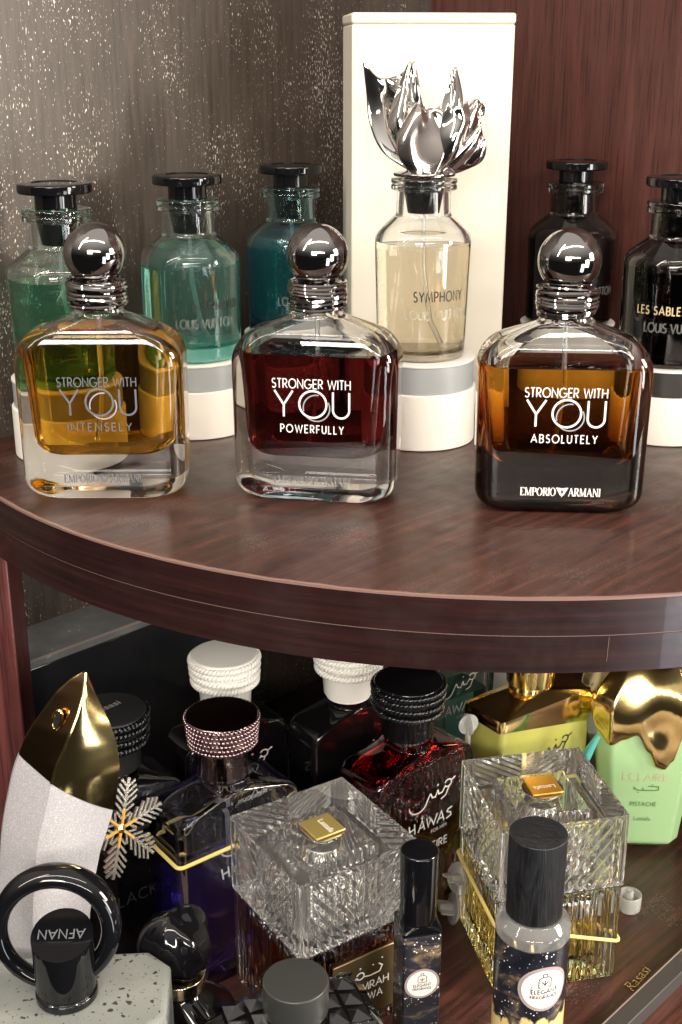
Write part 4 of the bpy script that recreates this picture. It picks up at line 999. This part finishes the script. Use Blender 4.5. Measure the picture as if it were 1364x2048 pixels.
tube([(*leaf_pt(24, z), z) for z in [tops[i][24][2] for i in range(31)]], .7, 6).build('ridge_rim', 'gold', t)
SX, SY, SZ = 13.2, -6.6, 177.5
sl = MB(); tube([(SX + 1.9 * cos(a) + 1.3 * sin(a), SY - .8 * cos(a), SZ + 4.4 * sin(a)) for a in [2 * pi * i / 36 for i in range(36)]], .8, 8, True, sl).build('slot_rim', 'gold', t)
MB().add([(SX + 1.7 * cos(a) + 1.2 * sin(a), SY - .5 - .8 * cos(a), SZ + 4.0 * sin(a)) for a in [2 * pi * i / 36 for i in range(36)]], [tuple(range(36))]).build('slot', 'black_satin', t)

# silver snowflake charm leaning on the bottles
t = thing('snowflake_charm', 'silver snowflake charm with gold centre beside the pearl white bottle', 'charm', (-104, 503, Z1 + 103), 42, None, -12, 8)
arm = MB(); arm.box(-.8, .8, -.8, .8, 1, 24)
for k in range(6):
    z = 4 + k * 3.1; L = 8.6 - abs(k - 2.4) * 1.3
    for s_ in (-1, 1):
        b_ = MB().box(0, L, -.6, .6, -.55, .55)
        b_.xf(lambda x, y, z_, s_=s_, zc=z: (s_ * (x * cos(.75) - z_ * sin(.75)), y, zc + x * sin(.75) + z_ * cos(.75)))
        if s_ < 0: b_.f = [tuple(reversed(f)) for f in b_.f]
        arm.add(b_.v, b_.f)
me = arm.mesh('arm', 20); me.materials.append(M['warm_silver'])
for k in range(6):
    o = bpy.data.objects.new('arm', me); C.objects.link(o); o.parent = t; o.rotation_euler = (0, k * pi / 3 + .25, 0)
lathe([(.3, -1.3), (3.2, -1.3, .4), (2.2, 1.3, .4), (.3, 1.8)], 12).xf(lambda x, y, z: (x, -z, y)).build('hub', 'gold', t)
for k in range(6):
    o = MB().box(-.5, .5, -1.3, -.85, 2, 9).build('gold_ray', 'amber_plate', t); o.rotation_euler = (0, k * pi / 3 + .25, 0)

# ------------------------------------------------------------------ the black box against the wall, loose bits
d45 = .70711
bx = thing('black_box', 'long dusty black box standing against the speckled wall', 'box', (-139.5 - 14.8, 671.5 + 14.8, Z1), 45)
MB().box(-100, 100, -20, 20, 0, 118).build('box_body', 'black_board', bx, bevel=.6)
MB().box(-100.3, 100.3, -20.4, 20.3, 118.1, 124).build('box_lid', 'dusty_black', bx, bevel=.5)
MB().box(-100.2, 100.2, -20.9, -20.45, 122.6, 124.05).build('lid_edge', 'strip_edge', bx)
sb = thing('flat_box', 'flat dark grey box lying at the bottom right corner of lower shelf', 'box', (162, 510.5, Z1), 46)
MB().box(-90, 90, -4.2, 4.2, 0, 9).build('box_base', 'strip', sb, bevel=.4)
MB().box(-90, 90, 4.3, 4.8, 7.8, 9.3).build('lid_edge', 'strip_edge', sb)
V, F = face_text('Rasasi', 8.5)
g = thing('gold_script', 'small gold script word on the lower shelf beside the flat grey box', 'lettering', (154, 519, Z1), 50)
MB().add([(u + v * .3, v, .5) for u, v in V], F).build('lettering', 'pale_gold', g)

def nozzle(loc, rz, rx, label, s=1.0):
    t = thing('plastic_cap', label, 'plastic cap', loc, rz, 'loose translucent plastic caps', rx)
    lathe([(.3, 0), (6.4, 0, .6), (6.6, 9.5, .3), (5.8, 9.5, .2), (5.6, 1.2), (2.2, 1.0), (2.0, 12, .4), (.3, 12)], 40).xf(lambda x, y, z: (x * s, y * s, z * s)).build('cup', 'translucent', t)
    MB().box(-15 * s, -6.3 * s, -1.2 * s, 1.2 * s, 4 * s, 6.2 * s).build('strap', 'translucent', t, bevel=.4)
    return t
nozzle((160, 578, Z1), -8, 0, 'small translucent plastic cap on the bare wood right of golden crystal')
def vane(loc, rz, ry, label):
    t = thing('plastic_cap', label, 'plastic cap', loc, rz, 'loose translucent plastic caps', 0, ry)
    lathe([(.3, 0), (8.5, 0, .3), (9, 1.4, .3), (3, 2.0, .5), (2.2, 9, .3), (.3, 9)], 32).build('flange', 'translucent', t)
    MB().box(-.5, .5, -6, 6, 2, 9).build('fin', 'translucent', t)
    return t
vane((62, 566, Z1 + 9), 10, -78, 'translucent flanged cap leaning between red bottle and golden crystal')
vane((65, 568, Z1 + 27), 40, -70, 'upper translucent flanged cap wedged beside the golden crystal')
t = thing('plastic_cap', 'clear fan shaped plastic cap at the red bottle shoulder', 'plastic cap', (70, 606, Z1), 0, 'loose translucent plastic caps')
lathe([(.3, 0), (1.6, 0), (1.6, 100), (.3, 100)], 16).build('stem', 'translucent', t)
for k in range(4):
    o = MB().grid([[(6 * v * sin(a) * q + 0, y_, 100 + 6 * v * cos(a)) for a in [2 * pi * i / 20 for i in range(20)]] for q, v, y_ in ((1, .1, -.4), (1, 1, -.4), (1, 1, .4), (1, .1, .4))], True, True, True).build('fin', 'translucent', t); o.rotation_euler = (0, 0, k * pi / 2 + .4)
t = thing('pipette_tip', 'teal pointed pipette tip poking out behind golden crystal bottle', 'pipette', (128, 606, Z1), 0, None, 0, 0)
tube([(-30, 8, 0), (-15, 5, 30), (0, 0, 62), (8, 0, 80), (14, 0, 93)], 4, 16, False, None, lambda k: 4.6 - 3.2 * max(0, k - .5) / .5).build('barrel', 'teal_plastic', t)
